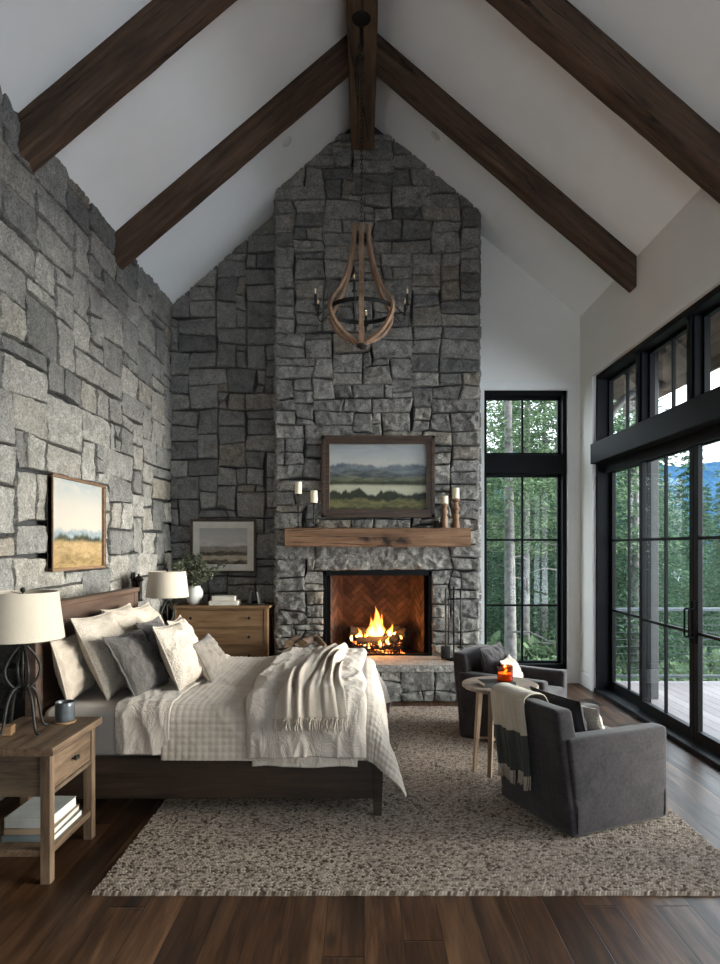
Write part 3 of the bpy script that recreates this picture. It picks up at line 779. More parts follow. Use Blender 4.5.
# ================================================================ rug
def make_rug():
    x0, x1, y0, y1 = -1.33, 1.975, 3.117, 6.76
    nx, ny = 880, 1000
    u = np.linspace(0, 1, nx); v = np.linspace(0, 1, ny); U, Vv = np.meshgrid(u, v, indexing='ij')
    X = x0+(x1-x0)*U; Y = y0+(y1-y0)*Vv
    # braided rows: rows along X, loops slanted alternately
    rw = .0135; row = np.floor(Y/rw); fr = Y/rw-row
    sl = np.where(row % 2 == 0, 1, -1)
    lw = .015; q = X/lw+sl*(fr-.5)*.8+_hash(row, row*0, row*0, 5)*.9
    li = np.floor(q); fq = q-li
    tone = _hash(li, row, row*0, 9); tone = np.where(tone < .16, .1+tone, .30+.70*tone)
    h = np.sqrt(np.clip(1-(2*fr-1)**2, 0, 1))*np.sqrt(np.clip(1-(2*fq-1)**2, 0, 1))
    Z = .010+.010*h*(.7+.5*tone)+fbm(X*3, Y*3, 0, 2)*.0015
    ed = np.minimum(np.minimum(X-x0, x1-X), np.minimum(Y-y0, y1-Y))
    Z = np.where(ed < .004, .0005, Z)
    X = X+vnoise(Y*28, X*2, 0, 4)*.004*np.clip(1-ed/.2, 0, 1); Y = Y+vnoise(X*28, Y*2, 0, 6)*.004*np.clip(1-ed/.2, 0, 1)
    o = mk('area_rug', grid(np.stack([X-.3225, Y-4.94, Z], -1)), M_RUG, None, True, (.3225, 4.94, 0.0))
    a = o.data.attributes.new('tone', 'FLOAT', 'POINT')
    shade = tone*(.22+.85*h)  # crevice shade put into the colour: darker in the gaps between loops
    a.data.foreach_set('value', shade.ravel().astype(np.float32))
    tag(o, 'large speckled grey and cream braided wool rug under the bed and armchairs', 'rug')
    # braided bound edge
    return o
make_rug()

# ================================================================ bed
BX0, BX1, BY0, BY1 = -2.04, .10, 4.02, 5.86
bed = thing('bed', 'wide dark walnut platform bed with panelled headboard and white-sheeted mattress', 'bed', (-.95, 4.94, 0))
def B(g): return mv(g, .95, -4.94, 0)
for (x, y) in ((.085, BY0-.0), (.085, BY1), (-1.98, BY0), (-1.98, BY1)):
    t = .036; lz = .021 if x > -1.3 else 0
    mk('leg', B(hexa([(x-t+.01, y-t+.01, lz), (x+t-.01, y-t+.01, lz), (x+t-.01, y+t-.01, lz), (x-t+.01, y+t-.01, lz), (x-t, y-t, .37), (x+t, y-t, .37), (x+t, y+t, .37), (x-t, y+t, .37)], .004)), M_BED, bed, 30)
mk('side_rail', B(box(-2.0, .06, BY0-.02, BY0+.01, .125, .385, .006)), M_BED, bed, 30)
mk('side_rail', B(box(-2.0, .06, BY1-.01, BY1+.03, .125, .385, .006)), M_BED, bed, 30)
mk('foot_rail', B(box(.08, .115, BY0+.02, BY1-.02, .125, .385, .006)), M_BED, bed, 30)
hy0, hy1 = 3.99, 5.80
mk('headboard', B(merge(
    box(-2.115, -2.045, hy0, hy0+.09, .0, 1.30, .005), box(-2.115, -2.045, hy1-.09, hy1, .0, 1.30, .005),
    box(-2.125, -2.035, hy0-.012, hy1+.012, 1.295, 1.335, .008), box(-2.11, -2.05, hy0+.09, hy1-.09, 1.17, 1.297, .004),
    box(-2.105, -2.065, hy0+.09, hy1-.09, .3, 1.165, .003), box(-2.11, -2.05, hy0+.09, hy1-.09, .25, .42, .004))), M_HEAD, bed, 30)
mk('mattress', B(box(BX0+.005, BX1-.06, BY0+.01, BY1-.01, .37, .685, .06, 5)), M_SHEET, bed, True)

def drape(X, Y, x0, x1, y0, y1, zt, rad, flare=.10):
    """rectangular cloth laid over the box top [..x1] x [y0..y1]; returns points"""
    cx = np.clip(X, x0, x1-rad); cy = np.clip(Y, y0+rad, y1-rad)
    dx, dy = X-cx, Y-cy; d = np.hypot(dx, dy)+1e-9; ux, uy = dx/d, dy/d
    flare = flare*(.35+1.5*np.clip(ux, 0, 1)); arc = rad*PI/2; a = np.minimum(d, arc)/rad; hang = np.maximum(d-arc, 0)
    corner = np.clip(4*np.abs(ux*uy), 0, 2)/2
    fl = np.clip(flare*(1+1.6*corner), 0, .75)
    out = rad*np.sin(a)+hang*fl
    z = zt-rad*(1-np.cos(a))-hang*np.sqrt(np.maximum(1-fl**2, .2))
    return np.stack([cx+ux*out, cy+uy*out, z], -1), hang, np.arctan2(dy, dx)
def normals(P):
    du = np.gradient(P, axis=0); dv = np.gradient(P, axis=1)
    n = np.cross(du, dv); return n/(np.linalg.norm(n, axis=-1, keepdims=True)+1e-12)
def ridges(a, b, seed, sharp=2.0):
    """soft crease field: sharp crests"""
    r = 1-np.abs(fbm(a, b, 0, seed, 3)); return r**sharp
TOPZ = .70
# quilt: from x=-1.24 to over the foot
def make_quilt():
    qx = np.arange(-1.26, .10+.41, .0085); qy = np.arange(BY0-.335, BY1+.40, .0085)
    X, Y = np.meshgrid(qx, qy, indexing='ij')
    P, hang, ang = drape(X, Y, -9, BX1+.01, BY0-.045, BY1+.03, TOPZ+.008, .095, .115)
    n = normals(P)
    if n[n.shape[0]//3, n.shape[1]//2, 2] < 0: n = -n
    g = .042
    st = (np.abs(np.sin(PI*X/g))*np.abs(np.sin(PI*Y/g)))**.45*.0058
    wr = fbm(X*3, Y*3, 0, 31)*.010+(ridges(X*5+Y*2, Y*4, 12, 3)-.6)*.006
    # hanging folds toward the foot corner
    c = np.clip(hang/.4, 0, 1)
    fold = np.sin(X*23+1.5*fbm(X*3, Y*0, 0, 3))*.010*c*np.clip((X+.2)/.3, 0, 1)+np.sin(ang*6+.6)*.020*c*(np.clip((X-.03)/.1, 0, 1))
    return grid(P+n*(st+wr+fold)[..., None])
q = tag(solid(mk('quilt', make_quilt(), M_QUILT, None, True), .008), 'cream square-stitched quilt covering the bed and hanging over its foot', 'quilt')
# turned-back linen sheet between the pillows and the quilt
def make_fold(xa, xb, ya, yb, zt, seed, amp, freq, tilt=.0, dens=.010, puff=0, rad=.085, hemwave=.0, flare=.06, x1=None):
    X, Y = np.meshgrid(np.arange(0, 1.0001, dens/(xb-xa)), np.arange(ya, yb, dens), indexing='ij')
    Xw = xa+(xb-xa)*X+(X-.5)*.07*fbm(Y*2.6, Y*0, 0, seed+2, 2)+.02*vnoise(Y*2.1, 0, 0, seed)
    Y = Y+np.clip((.25-(Y-ya))/.25, 0, 1)*.016*fbm(Xw*5, 0*Xw, 0, seed+1, 2)
    P, hang, ang = drape(Xw, Y, -9, x1 or 9, BY0-.05, BY1+.03, zt, rad, flare)
    n = normals(P)
    if n[n.shape[0]//2, n.shape[1]//2, 2] < 0: n = -n
    ed = np.minimum(X, 1-X)*(xb-xa)
    f = amp*np.sin(Xw*freq+2.2*fbm(Xw*2, Y*2.5, 0, seed))*(.35+.65*np.clip(hang/.2, 0, 1))
    f = f+(ridges(Xw*9, Y*3.0, seed+4, 3)-.55)*amp*1.5+fbm(Xw*5, Y*5, 1, seed+9)*amp*.8
    pf = puff*np.sqrt(np.clip(ed/.10, 0, 1)*(2-np.clip(ed/.10, 0, 1)))
    P = P+n*(f+pf)[..., None]
    return grid(P)
tag(solid(mk('turned_back_sheet', make_fold(-1.53, -1.20, BY0-.315, BY1+.3, TOPZ+.022, 5, .007, 42, puff=.008), M_LINEN, None, True), .006), 'rumpled cream linen sheet turned back between pillows and quilt', 'sheet')
tag(solid(mk('coverlet', make_fold(-.69, -.05, BY0-.395, BY1+.3, TOPZ+.03, 15, .006, 16, puff=.012, rad=.10), M_LINEN, None, True), .010), 'thin cream under-layer peeking below the folded duvet', 'coverlet')
tag(solid(mk('folded_duvet', make_fold(-.75, .0, BY0-.345, BY1+.32, TOPZ+.050, 23, .011, 11, puff=.040, rad=.115), M_LINEN, None, True), .012), 'puffy cream linen duvet folded across the foot of the bed', 'duvet')
# beige throw bunched over the duvet
def make_throw():
    nu, nv = 130, 230
    s = np.linspace(0, 1, nv); w = np.linspace(-1, 1, nu)
    W, Sg = np.meshgrid(w, s, indexing='ij')
    ya, yb = BY0-.185, BY1+.22
    Y = ya+(yb-ya)*Sg
    cx = -.325+.06*Sg-.04*np.sin(Sg*4); half = .225-.095*np.clip(Sg/.85, 0, 1)**.8
    X = cx+half*W
    P, hang, ang = drape(X, Y, -9, 9, BY0-.115, BY1+.05, TOPZ+.098, .17, .05)
    n = normals(P)
    if n[nu//2, nv//3, 2] < 0: n = -n
    amp = (.010+.030*np.clip(Sg*1.5, 0, 1))*(1-.5*np.clip((Sg-.5)/.4, 0, 1))
    ph = W*(4.6+1.6*np.sin(Sg*2.6+.4))+1.5*np.sin(Sg*3.3+W*1.3)+3.4*fbm(W*.9+3, Sg*1.7, 0, 78, 2)
    f = amp*(np.abs(np.sin(ph))**1.1*1.7-.35+.5*np.sin(ph*2.3+Sg*4))+fbm(W*2.5, Sg*6, 0, 7)*.010+.004
    f = f*(1-.35*np.abs(W)**6)-.006*np.abs(W)**4
    P = P+n*f[..., None]
    return P, n
TP, TN = make_throw()
th = thing('throw_blanket', 'beige fringed wool throw bunched over the folded duvet', 'blanket', (-.3, 4.94, .7))
solid(mk('blanket', mv(( TP.reshape(-1,3).tolist(), grid(TP)[1].tolist()), .3, -4.94, -.7), M_THROW, th, True), .007)
fr = []; rs = random.Random(8)
for k in range(54):
    i = int((TP.shape[0]-1)*k/53); p = Vector(TP[i, 0]); L = .072+rs.uniform(-.006, .008)
    dx = rs.uniform(-.012, .012); nn = Vector(TN[i, 0])
    q0 = p+Vector((0, -.006, .004))
    pts = [q0+Vector((dx*t*t*1.5+.003*math.sin(9*t+k), -.034*t+.003*math.sin(7*t+k*2), -L*t)) for t in (0, .25, .5, .75, 1)]
    fr.append(tube(pts, lambda t: .0050*(1-.35*t)*(1.25 if t < .2 else 1), 5))
mk('fringe', mv(merge(*fr), .3, -4.94, -.7), M_THROW, th, True)

# ================================================================ pillows
def pillow(w, h, t, seed, pinch=.07, n=46, wr=1.0, sag=0.0):
    """cushion standing in the local XZ... width along Y, height along Z, face toward +X"""
    u = np.linspace(-1, 1, n); U, Vv = np.meshgrid(u, u, indexing='ij')
    ex = w/2*U*(1-pinch*(1-Vv**2)*np.abs(U)**1.5-.0); ey = h/2*Vv*(1-pinch*(1-U**2)*np.abs(Vv)**1.5)
    T = t/2*((1-np.abs(U)**2.4)*(1-np.abs(Vv)**2.4))**.55*(1-.12*Vv)
    ey = ey-sag*(1-U**2)*np.clip(Vv, 0, 1)
    rd = np.hypot(U, Vv)
    a = np.arctan2(Vv, U)
    cr = np.cos(a*10+seed+2*vnoise(U*2, Vv*2, 0, seed))*np.exp(-((rd-1.0)/.28)**2)*.006*wr
    nz = fbm(U*2.2, Vv*2.2, seed*.7, seed)*.024*wr*np.sqrt(np.clip(T/(t/2), 0, 1))+(ridges(U*2.5, Vv*2.5, seed+5, 3)-.6)*.020*wr*np.clip(T/(t/2), 0, 1)
    hf = T+(cr+nz)*np.clip((1-np.abs(U))*8, 0, 1)*np.clip((1-np.abs(Vv))*8, 0, 1)
    hb = T+.4*nz*np.clip((1-np.abs(U))*8, 0, 1)*np.clip((1-np.abs(Vv))*8, 0, 1)
    A = np.stack([hf, ex, ey], -1); Bk = np.stack([-hb, ex, ey], -1)
    g1, g2 = grid(A), grid(Bk)
    return merge((g1[0].tolist(), g1[1].tolist()), (g2[0].tolist(), [f[::-1] for f in g2[1].tolist()]))
def edge_cord(w, h, pinch, r=.005):
    pts = []
    for k in range(161):
        s = k/160*4; sd = int(s) % 4; t = (s-int(s))*2-1
        U, Vv = [(t, -1), (1, t), (-t, 1), (-1, -t)][sd]
        pts.append((0, w/2*U*(1-pinch*(1-Vv**2)*abs(U)**1.5), h/2*Vv*(1-pinch*(1-U**2)*abs(Vv)**1.5)))
    return tube(pts, r, 6)
def flange(w, h, pinch, ww=.02):
    """flat stitched flange round the cushion"""
    V, Fs = [], []; n = 160
    for k in range(n):
        s = k/n*4; sd = int(s) % 4; t = (s-int(s))*2-1
        U, Vv = [(t, -1), (1, t), (-t, 1), (-1, -t)][sd]
        y, z = w/2*U*(1-pinch*(1-Vv**2)*abs(U)**1.5), h/2*Vv*(1-pinch*(1-U**2)*abs(Vv)**1.5)
        f = 1+ww/(w/2); f2 = 1+ww/(h/2); wv = .004*math.sin(k*.7)
        V += [(.002, y*.99, z*.99), (wv+.002, y*f, z*f2), (wv-.002, y*f, z*f2), (-.002, y*.99, z*.99)]
    for k in range(n):
        j = (k+1) % n
        for q in range(4): Fs.append((k*4+q, j*4+q, j*4+(q+1) % 4, k*4+(q+1) % 4))
    return V, Fs
def place_pillow(name, w, h, t, seed, mat, cx, cy, zb, lean, yaw, label, roll=0, edge=None, pinch=.07, group=None, wr=1.0, cat='pillow', edgemat=None, backmat=None):
    """zb: height of the bottom edge; lean: backwards toward -x"""
    o = thing(name, label, cat, (cx, cy, zb), 0, group)
    o.rotation_euler = (roll, -lean, yaw)
    up = h/2*(1.0)
    g = xf(pillow(w, h, t, seed, pinch, wr=wr), Matrix.Translation((0, 0, up)))
    mk('cover', g, mat, o, True)
    if edge: mk('piping' if edge == 'cord' else 'flange', xf(edge_cord(w, h, pinch, .006) if edge == 'cord' else flange(w, h, pinch), Matrix.Translation((0, 0, up))), edgemat or mat, o, True)
    return o
Zb = .70
place_pillow('pillow', .54, .40, .16, 1, M_SHAM, -1.90, 4.32, Zb+.012, R(15), R(5), 'taupe linen pillow leaning on the headboard, nearest the viewer', edge='cord', pinch=.06)
G1 = 'cream boucle pillows along the headboard'
place_pillow('pillow', .60, .585, .20, 2, M_NUB, -1.655, 4.47, Zb-.0, R(25), R(-3), 'big cream boucle pillow beside the near bedside lamp', edge='cord', pinch=.08)
place_pillow('pillow', .58, .58, .20, 3, M_NUB, -1.72, 5.05, Zb, R(24), R(0), 'cream boucle pillow in the middle of the headboard row', edge='cord', pinch=.08)
place_pillow('pillow', .54, .54, .20, 4, M_NUB, -1.74, 5.53, Zb, R(22), R(2), 'cream boucle pillow beside the far bedside lamp', edge='cord', pinch=.09)
place_pillow('cushion', .46, .44, .17, 5, M_GREYP, -1.44, 4.38, Zb+.015, R(30), R(-10), 'charcoal linen cushion with a stitched flange, nearest the viewer', edge='flange', pinch=.08, cat='cushion')
place_pillow('cushion', .48, .46, .15, 6, M_GREYP, -1.45, 4.92, Zb+.015, R(26), R(0), 'charcoal cushion mostly hidden behind the front cream cushion', edge='flange', pinch=.08, cat='cushion')
place_pillow('cushion', .46, .47, .17, 7, M_NUB2, -1.215, 4.55, Zb+.025, R(24), R(-8), 'cream textured cushion standing between charcoal cushion and grey lumbar cushion', edge='cord', pinch=.09, cat='cushion')
place_pillow('cushion', .47, .43, .16, 8, M_NUB2, -1.40, 5.36, Zb+.02, R(26), R(4), 'cream cushion behind the small grey lumbar cushion', edge='cord', pinch=.12, cat='cushion')
lu = place_pillow('cushion', .60, .31, .16, 9, M_LUMBAR, -1.11, 4.90, Zb+.022, R(26), R(3), 'small woven grey lumbar cushion at the front of the pillows', pinch=.06, cat='cushion')
def half_back():
    V, Fs = pillow(.605, .315, .166, 9, .06)
    h = len(Fs)//2; return V, Fs[h:]
mk('cream_backing', xf(half_back(), Matrix.Translation((-.004, 0, .155))), M_LINEN, lu, True)['label'] = 'cream back panel'

# ================================================================ nightstand
def make_nightstand(label):
    r = thing('nightstand', label, 'nightstand', (-1.785, 3.495, 0), 0, 'bedside tables')
    x0, x1, y0, y1 = -.215, .205, -.275, .27     # leg outer faces
    L = .05
    for (x, y) in ((x0, y0), (x1-L, y0), (x0, y1-L), (x1-L, y1-L)):
        mk('leg', box(x, x+L, y, y+L, 0, .655, .003), M_OAKZ, r, 30)
    tp = []
    for k in range(4):
        a = x0-.03+(x1-x0+.06)/4*k; tp.append(box(a+.0006, a+(x1-x0+.06)/4-.0006, y0-.03, y1+.03, .655, .695, .003))
    mk('tabletop', merge(*tp), M_OAKY, r, 30)
    mk('apron', merge(box(x0+L, x1-L, y0+.008, y0+.028, .44, .655), box(x0+L, x1-L, y1-.028, y1-.008, .44, .655), box(x0+.008, x0+.028, y0+L, y1-L, .44, .655),
        box(x1-.022, x1-.004, y0+L, y1-L, .44, .462), box(x1-.022, x1-.004, y0+L, y1-L, .632, .655), box(x0+L, x1-.03, y0+L, y1-L, .44, .45)), M_OAKX, r)
    d = mk('drawer', merge(box(x1-.022, x1-.006, y0+L+.004, y1-L-.004, .466, .628, .002), box(x0+.04, x1-.022, y0+L+.012, y1-L-.012, .47, .6)), M_OAKY, r, 30)
    kn = merge(*[xf(lathe([(.0045, 0), (.005, .012), (.011, .020), (.0115, .027), (.006, .031)], 14), Matrix.Translation((x1-.008, yy, .552)) @ Matrix.Rotation(PI/2, 4, 'Y')) for yy in (-.018, .012)])
    mk('knob', kn, M_IRON, d, True)
    mk('shelf', merge(box(x0+.01, x1-.008, y0+.01, y1-.01, .135, .17, .003), ), M_OAKY, r, 30)
    return r
ns = make_nightstand('weathered oak nightstand nearest the viewer, with one drawer and open shelf')
ns2 = dup(ns, (-1.80, 6.42, 0), label='far oak nightstand between the headboard and the dresser, mostly hidden by the bed')

# ================================================================ lamps
def make_lamp(label):
    r = thing('table_lamp', label, 'lamp', (-1.85, 3.47, .695), 0, 'bedside lamps')
    # cage of four bowed rods
    rods = []
    for k in range(4):
        a = PI/4+PI/2*k
        pts = []
        for i in range(25):
            t = i/24; q = .012+.078*math.sin(PI*t)**.85*(1.15-.35*t) if 0 < t < 1 else .012
            pts.append((q*math.cos(a), q*math.sin(a), .222+.25*t))
        rods.append(tube(pts, .0075, 8))
    rods.append(tube([(0, 0, .20), (0, 0, .50)], .005, 8))
    rods.append(ring(.010, .007, 20, 8, .222)); rods.append(ring(.010, .007, 20, 8, .235))
    mk('cage', merge(*rods), M_IRON, r, True)
    for k in range(4):
        a = PI/4+PI/2*k+.25
        pts = bez([(.010, 0, .235), (.03, 0, .265), (.10, 0, .24), (.108, 0, .13), (.085, 0, .0), (.125, 0, .001), (.145, 0, .010)], 20)
        mk('leg', mv(tube(pts, lambda t: .0078, 8), 0, 0, .004, a), M_IRON, r, True)
    s0, s1 = .508, .762
    prof = [(.208, s0), (.178, s1)]
    mk('lamp_shade', lathe([(.208, s0), (.2085, s0+.004), (.193, (s0+s1)/2), (.1785, s1-.004), (.178, s1), (.175, s1), (.1755, s1-.004), (.190, (s0+s1)/2), (.2055, s0+.004), (.205, s0), (.208, s0)], 64, cap=False), M_SHADE, r, 40)
    sp = [tube([(0, 0, s1-.012), (.175*math.cos(a), .175*math.sin(a), s1-.008)], .002, 5) for a in (0.3, 0.3+2.094, .3+4.188)]
    mk('harp', merge(tube([(0, 0, .46), (.03, 0, .50), (.05, 0, .6), (.03, 0, .72), (0, 0, .745)], .003, 6), tube([(0, 0, .46), (-.03, 0, .50), (-.05, 0, .6), (-.03, 0, .72), (0, 0, .745)], .003, 6), lathe([(.012, .44), (.016, .45), (.016, .50), (.012, .505)], 16), *sp), M_IRON, r, True)
    mk('finial', lathe([(.004, .742), (.004, .758), (.013, .765), (.014, .775), (.008, .785), (.002, .787)], 16), M_IRON, r, True)
    return r
lamp = make_lamp('wrought iron lamp with cream drum shade on the nightstand nearest the viewer')
dup(lamp, (-1.96, 6.38, .695), .4, label='wrought iron lamp with cream drum shade by the headboard, in front of the dresser')

# things on the nightstand
cup = thing('candle_jar', 'slate grey glazed ceramic jar on a round coaster on the near nightstand', 'candle jar', (-1.715, 3.67, .706))
mk('jar', lathe([(.044, 0), (.050, .005), (.0525, .03), (.0525, .085), (.052, .105), (.050, .108), (.047, .104), (.0475, .06), (.040, .058), (.0, .058)], 36, cap=False), M_BLUEC, cup, 50)
mk('wax', lathe([(.0, .06), (.046, .062), (.046, .070), (.0, .072)], 24), M_WAX, cup, True)
tag(mk('coaster', lathe([(.058, 0), (.060, .002), (.060, .008), (.057, .0105)], 36), M_DRESS, None, 40, (-1.715, 3.67, .695)), 'round wooden coaster under the slate grey jar', 'coaster')
bx = thing('wooden_box', 'small square wooden box at the back of the near nightstand', 'box', (-1.935, 3.43, .695), .2)
mk('box_body', box(-.05, .05, -.035, .035, 0, .035, .002), M_DRESS, bx, 30); mk('lid', box(-.052, .052, -.037, .037, .0355, .048, .003), M_DRESS, bx, 30)
def book(w, d, t, cover, label, loc, rz, group, name='book'):
    """spine along -x; pages show on other sides"""
    r = thing(name, label, 'book', loc, rz, group)
    c = .0025
    mk('cover', merge(box(-w/2, w/2, -d/2, d/2, 0, c, .0008, 1), box(-w/2, w/2, -d/2, d/2, t-c, t, .0008, 1), box(-w/2, w/2, -d/2, -d/2+c, 0, t, .0008, 1)), cover, r)
    mk('pages', box(-w/2+.004, w/2-.004, -d/2+.003, d/2-.004, c, t-c), M_PAGES, r)
    return r
MB1 = plain('white_book_cloth', (.33,.33,.31), .7); MB2 = plain('tan_book_cloth', (.24,.17,.11), .8); MB3 = plain('slate_book_cloth', (.13,.16,.17), .7)
MB4 = plain('ivory_book_cloth', (.58,.54,.47), .8); MB5 = plain('black_book_cloth', (.02,.02,.022), .6)
g = 'books on the near nightstand shelf'
book(.27, .34, .030, MB3, 'slate blue book at the bottom of the pile on the nightstand shelf', (-1.745, 3.49, .17), 0, g)
book(.26, .32, .030, MB2, 'tan book in the middle of the pile on the nightstand shelf', (-1.75, 3.495, .2004), .03, g)
book(.24, .30, .055, MB1, 'thick white book on top of the pile on the nightstand shelf', (-1.755, 3.49, .2308), -.02, g)

# ================================================================ dresser and what stands on it
dr_ = thing('dresser', 'golden oak chest of drawers in the stone alcove beside the chimney', 'dresser', (-1.675, 7.68, 0))
w = .555
mk('body', merge(box(-w+.01, w-.01, -.20, .235, .09, .985), box(-w, -w+.045, -.228, -.19, .0, .99, .004), box(w-.045, w, -.228, -.19, 0, .99, .004), box(-w, -w+.045, .19, .24, .0, .99), box(w-.045, w, .19, .24, 0, .99),
   *[box(-w+.045, w-.045, -.224, -.19, z, z+.018) for z in (.09, .305, .525, .745, .965)]), M_DRESS, dr_, 30)
mk('dresser_top', box(-w-.022, w+.022, -.25, .25, .985, 1.015, .006), M_DRESS, dr_, 30)
for k in range(4):
    z0 = .111+.219*k
    d = mk('drawer', box(-w+.049, w-.049, -.222, -.10, z0, z0+.192, .003), M_DRESS, dr_, 30)
    for x in (-.34, .34):
        mk('knob', xf(lathe([(.007, 0), (.006, .012), (.016, .020), (.017, .028), (.008, .034)], 16), Matrix.Translation((x, -.22, z0+.105)) @ Matrix.Rotation(PI/2, 4, 'X')), M_IRON, d, True)
va = thing('vase', 'white ceramic vase holding olive-green sprigs on the dresser', 'vase', (-2.02, 7.62, 1.015))
mk('vase_body', lathe([(.055, 0), (.062, .004), (.085, .05), (.101, .11), (.102, .15), (.088, .19), (.070, .205), (.072, .215), (.078, .222), (.072, .222), (.064, .208), (.0, .20)], 40, cap=False), M_CERAM, va, True)
def leafq(p, d, L, wd, up):
    d = d.normalized(); s = d.cross(up).normalized(); n = s.cross(d)
    pts = [p, p+d*L*.5+s*wd+n*.002, p+d*L+n*-.004, p+d*L*.5-s*wd+n*.002, p+d*L*.5-n*.003]
    return [tuple(q) for q in pts], [(0, 1, 4), (1, 2, 4), (2, 3, 4), (3, 0, 4)]
def foliage():
    rs = random.Random(3); st, lv, bd = [], [], []
    for k in range(52):
        a = rs.uniform(0, 2*PI); sp = rs.uniform(.05, .36); h = rs.uniform(.18, .42)-sp*.40
        p0 = Vector((.03*math.cos(a), .03*math.sin(a), .18)); p3 = Vector((sp*math.cos(a), sp*.6*math.sin(a)-.02, .20+h))
        pts = bez([p0, p0+Vector((0, 0, h*.6)), p3-Vector((sp*.2*math.cos(a), 0, -.02)), p3], 12); st.append(tube(pts, lambda t: .0025*(1.2-t), 5))
        for i in range(3, 13):
            for q in range(3):
                d = Vector((rs.gauss(0, 1), rs.gauss(0, 1), rs.gauss(.3, .8)))+(pts[i]-pts[i-1]).normalized()*1.2
                lv.append(leafq(pts[i]+d.normalized()*.004, d, rs.uniform(.032, .058), rs.uniform(.009, .014), Vector((rs.gauss(0,1), rs.gauss(0,1), 1))))
            if rs.random() < .22:
                bd.append(mv(box(-.006, .006, -.006, .006, -.006, .006, .004, 1), *(pts[i]+Vector((rs.gauss(0, .012), rs.gauss(0, .012), rs.gauss(0, .012))))))
    return merge(*st), merge(*lv), merge(*bd)
a, b, c = foliage()
mk('stems', a, M_TWIG, va, True); mk('leaves', b, M_LEAF, va); mk('buds', c, M_BUD, va)['kind'] = 'stuff'
g = 'ivory books stacked on the dresser'
book(.34, .24, .052, MB4, 'larger ivory book at the bottom of the two stacked on the dresser', (-1.645, 7.60, 1.015), 0, g)
book(.27, .20, .055, MB4, 'smaller ivory book on top of the two stacked on the dresser', (-1.65, 7.61, 1.0674), 0, g)
tag(mk('tray', lathe([(.10, 0), (.115, .004), (.13, .022), (.127, .024), (.11, .010), (.0, .008)], 32, cap=False), M_IRON, None, True, (-1.30, 7.60, 1.0152)), 'low round black metal tray at the right end of the dresser', 'tray')
book(.145, .10, .035, MB5, 'small black book standing upright in the black tray, spine facing out', (-1.33, 7.61, 1.098), 0, 'small books standing in the black tray').rotation_euler = (0, R(-84), 0)
o = book(.145, .10, .022, MB5, 'small black book standing upright in the black tray, its cream pages facing out', (-1.26, 7.60, 1.098), 0, 'small books standing in the black tray'); o.rotation_euler = (0, R(-80), R(180))
# iron sconce on the left wall behind the headboard
sc = thing('wall_sconce', 'small dark iron lantern sconce on the stone wall beyond the headboard', 'sconce', (-2.36, 6.62, 1.14))
mk('back_plate', box(-.035, -.02, -.05, .05, .02, .30, .004), M_IRON, sc)
mk('lantern', lathe([(.0, 0), (.04, .0), (.044, .012), (.034, .02), (.036, .20), (.048, .212), (.050, .226), (.03, .25), (.010, .262), (.012, .28), (.0, .285)], 24, 0.03, 0, 0.0, cap=False), M_IRON, sc, 40)
mk('bracket', tube([(-.03, 0, .06), (.0, 0, .04), (.03, 0, .0)], .008, 6), M_IRON, sc)

# ================================================================ paintings
def paint_mat(name, sky, layers, hspan, seed):
    """sky: stops bottom->top; layers far to near: (height, amplitude, freq, colour a, colour b)"""
    n = N(name); tc = n.n('TexCoord'); sep = n.n('SeparateXYZ', None, Vector=tc.outputs['Generated'])
    u = sep.outputs[hspan]; v = sep.outputs[2]
    uv = n.n('CombineXYZ', None, X=u, Y=v, Z=float(seed)).outputs[0]
    def mp(s):
        q = n.n('Mapping', None, Vector=uv); q.inputs['Scale'].default_value = s; return q.outputs[0]
    cl = n.noise(mp((2.2, 5, 1)), 1.4, 6, .6, .6)
    c = n.ramp(n.math('ADD', v, n.math('MULTIPLY', n.math('SUBTRACT', cl, .5), .35)), sky)
    c = n.mix(n.ramp(cl, [(.42, 0.0), (.60, .8)]), c, sky[-1][1] if len(sky) < 4 else sky[2][1])
    for i, (h, am, fq, ca, cb) in enumerate(layers):
        q = n.n('Mapping', None, Vector=uv); q.inputs['Scale'].default_value = (fq, 0.001, 1); q.inputs['Location'].default_value = (i*3.7, 0, i*1.3)
        nz = n.noise(q.outputs[0], 1, 7, .62)
        edge = n.math('ADD', n.math('MULTIPLY', n.math('SUBTRACT', nz, .5), am*4.5), h)
        m = n.ramp(n.math('ADD', n.math('MULTIPLY', n.math('SUBTRACT', edge, v), 25.0), .5), [(0.0, 0.0), (1.0, 1.0)])
        tx = n.noise(mp((5, 12, 1)), 1.3, 8, .7, .8)
        c = n.mix(m, c, n.ramp(tx, [(.40, ca), (.60, cb)]))
    n.bump(n.noise(mp((60, 60, 1)), 1, 3), .3, .001)
    return n.base(c, .55, 0, .3)
P_MAIN = paint_mat('mountain_lake_oil', [(.0, (.42,.40,.34)), (.55, (.50,.47,.40)), (.8, (.36,.37,.36)), (1, (.20,.22,.24))],
   [(.68, .11, 2.5, (.085,.105,.125), (.17,.19,.20)), (.58, .10, 2.0, (.045,.055,.06), (.12,.13,.125)), (.50, .03, 3.5, (.06,.07,.05), (.16,.16,.10)),
    (.435, .02, 4, (.025,.03,.018), (.05,.052,.03)), (.375, .018, 1.8, (.38,.37,.27), (.46,.44,.33)), (.27, .10, 5.5, (.012,.016,.010), (.028,.032,.018)), (.16, .06, 4, (.075,.075,.03), (.17,.155,.065)), (.04, .06, 6, (.03,.03,.015), (.06,.055,.025))], 0, 1)
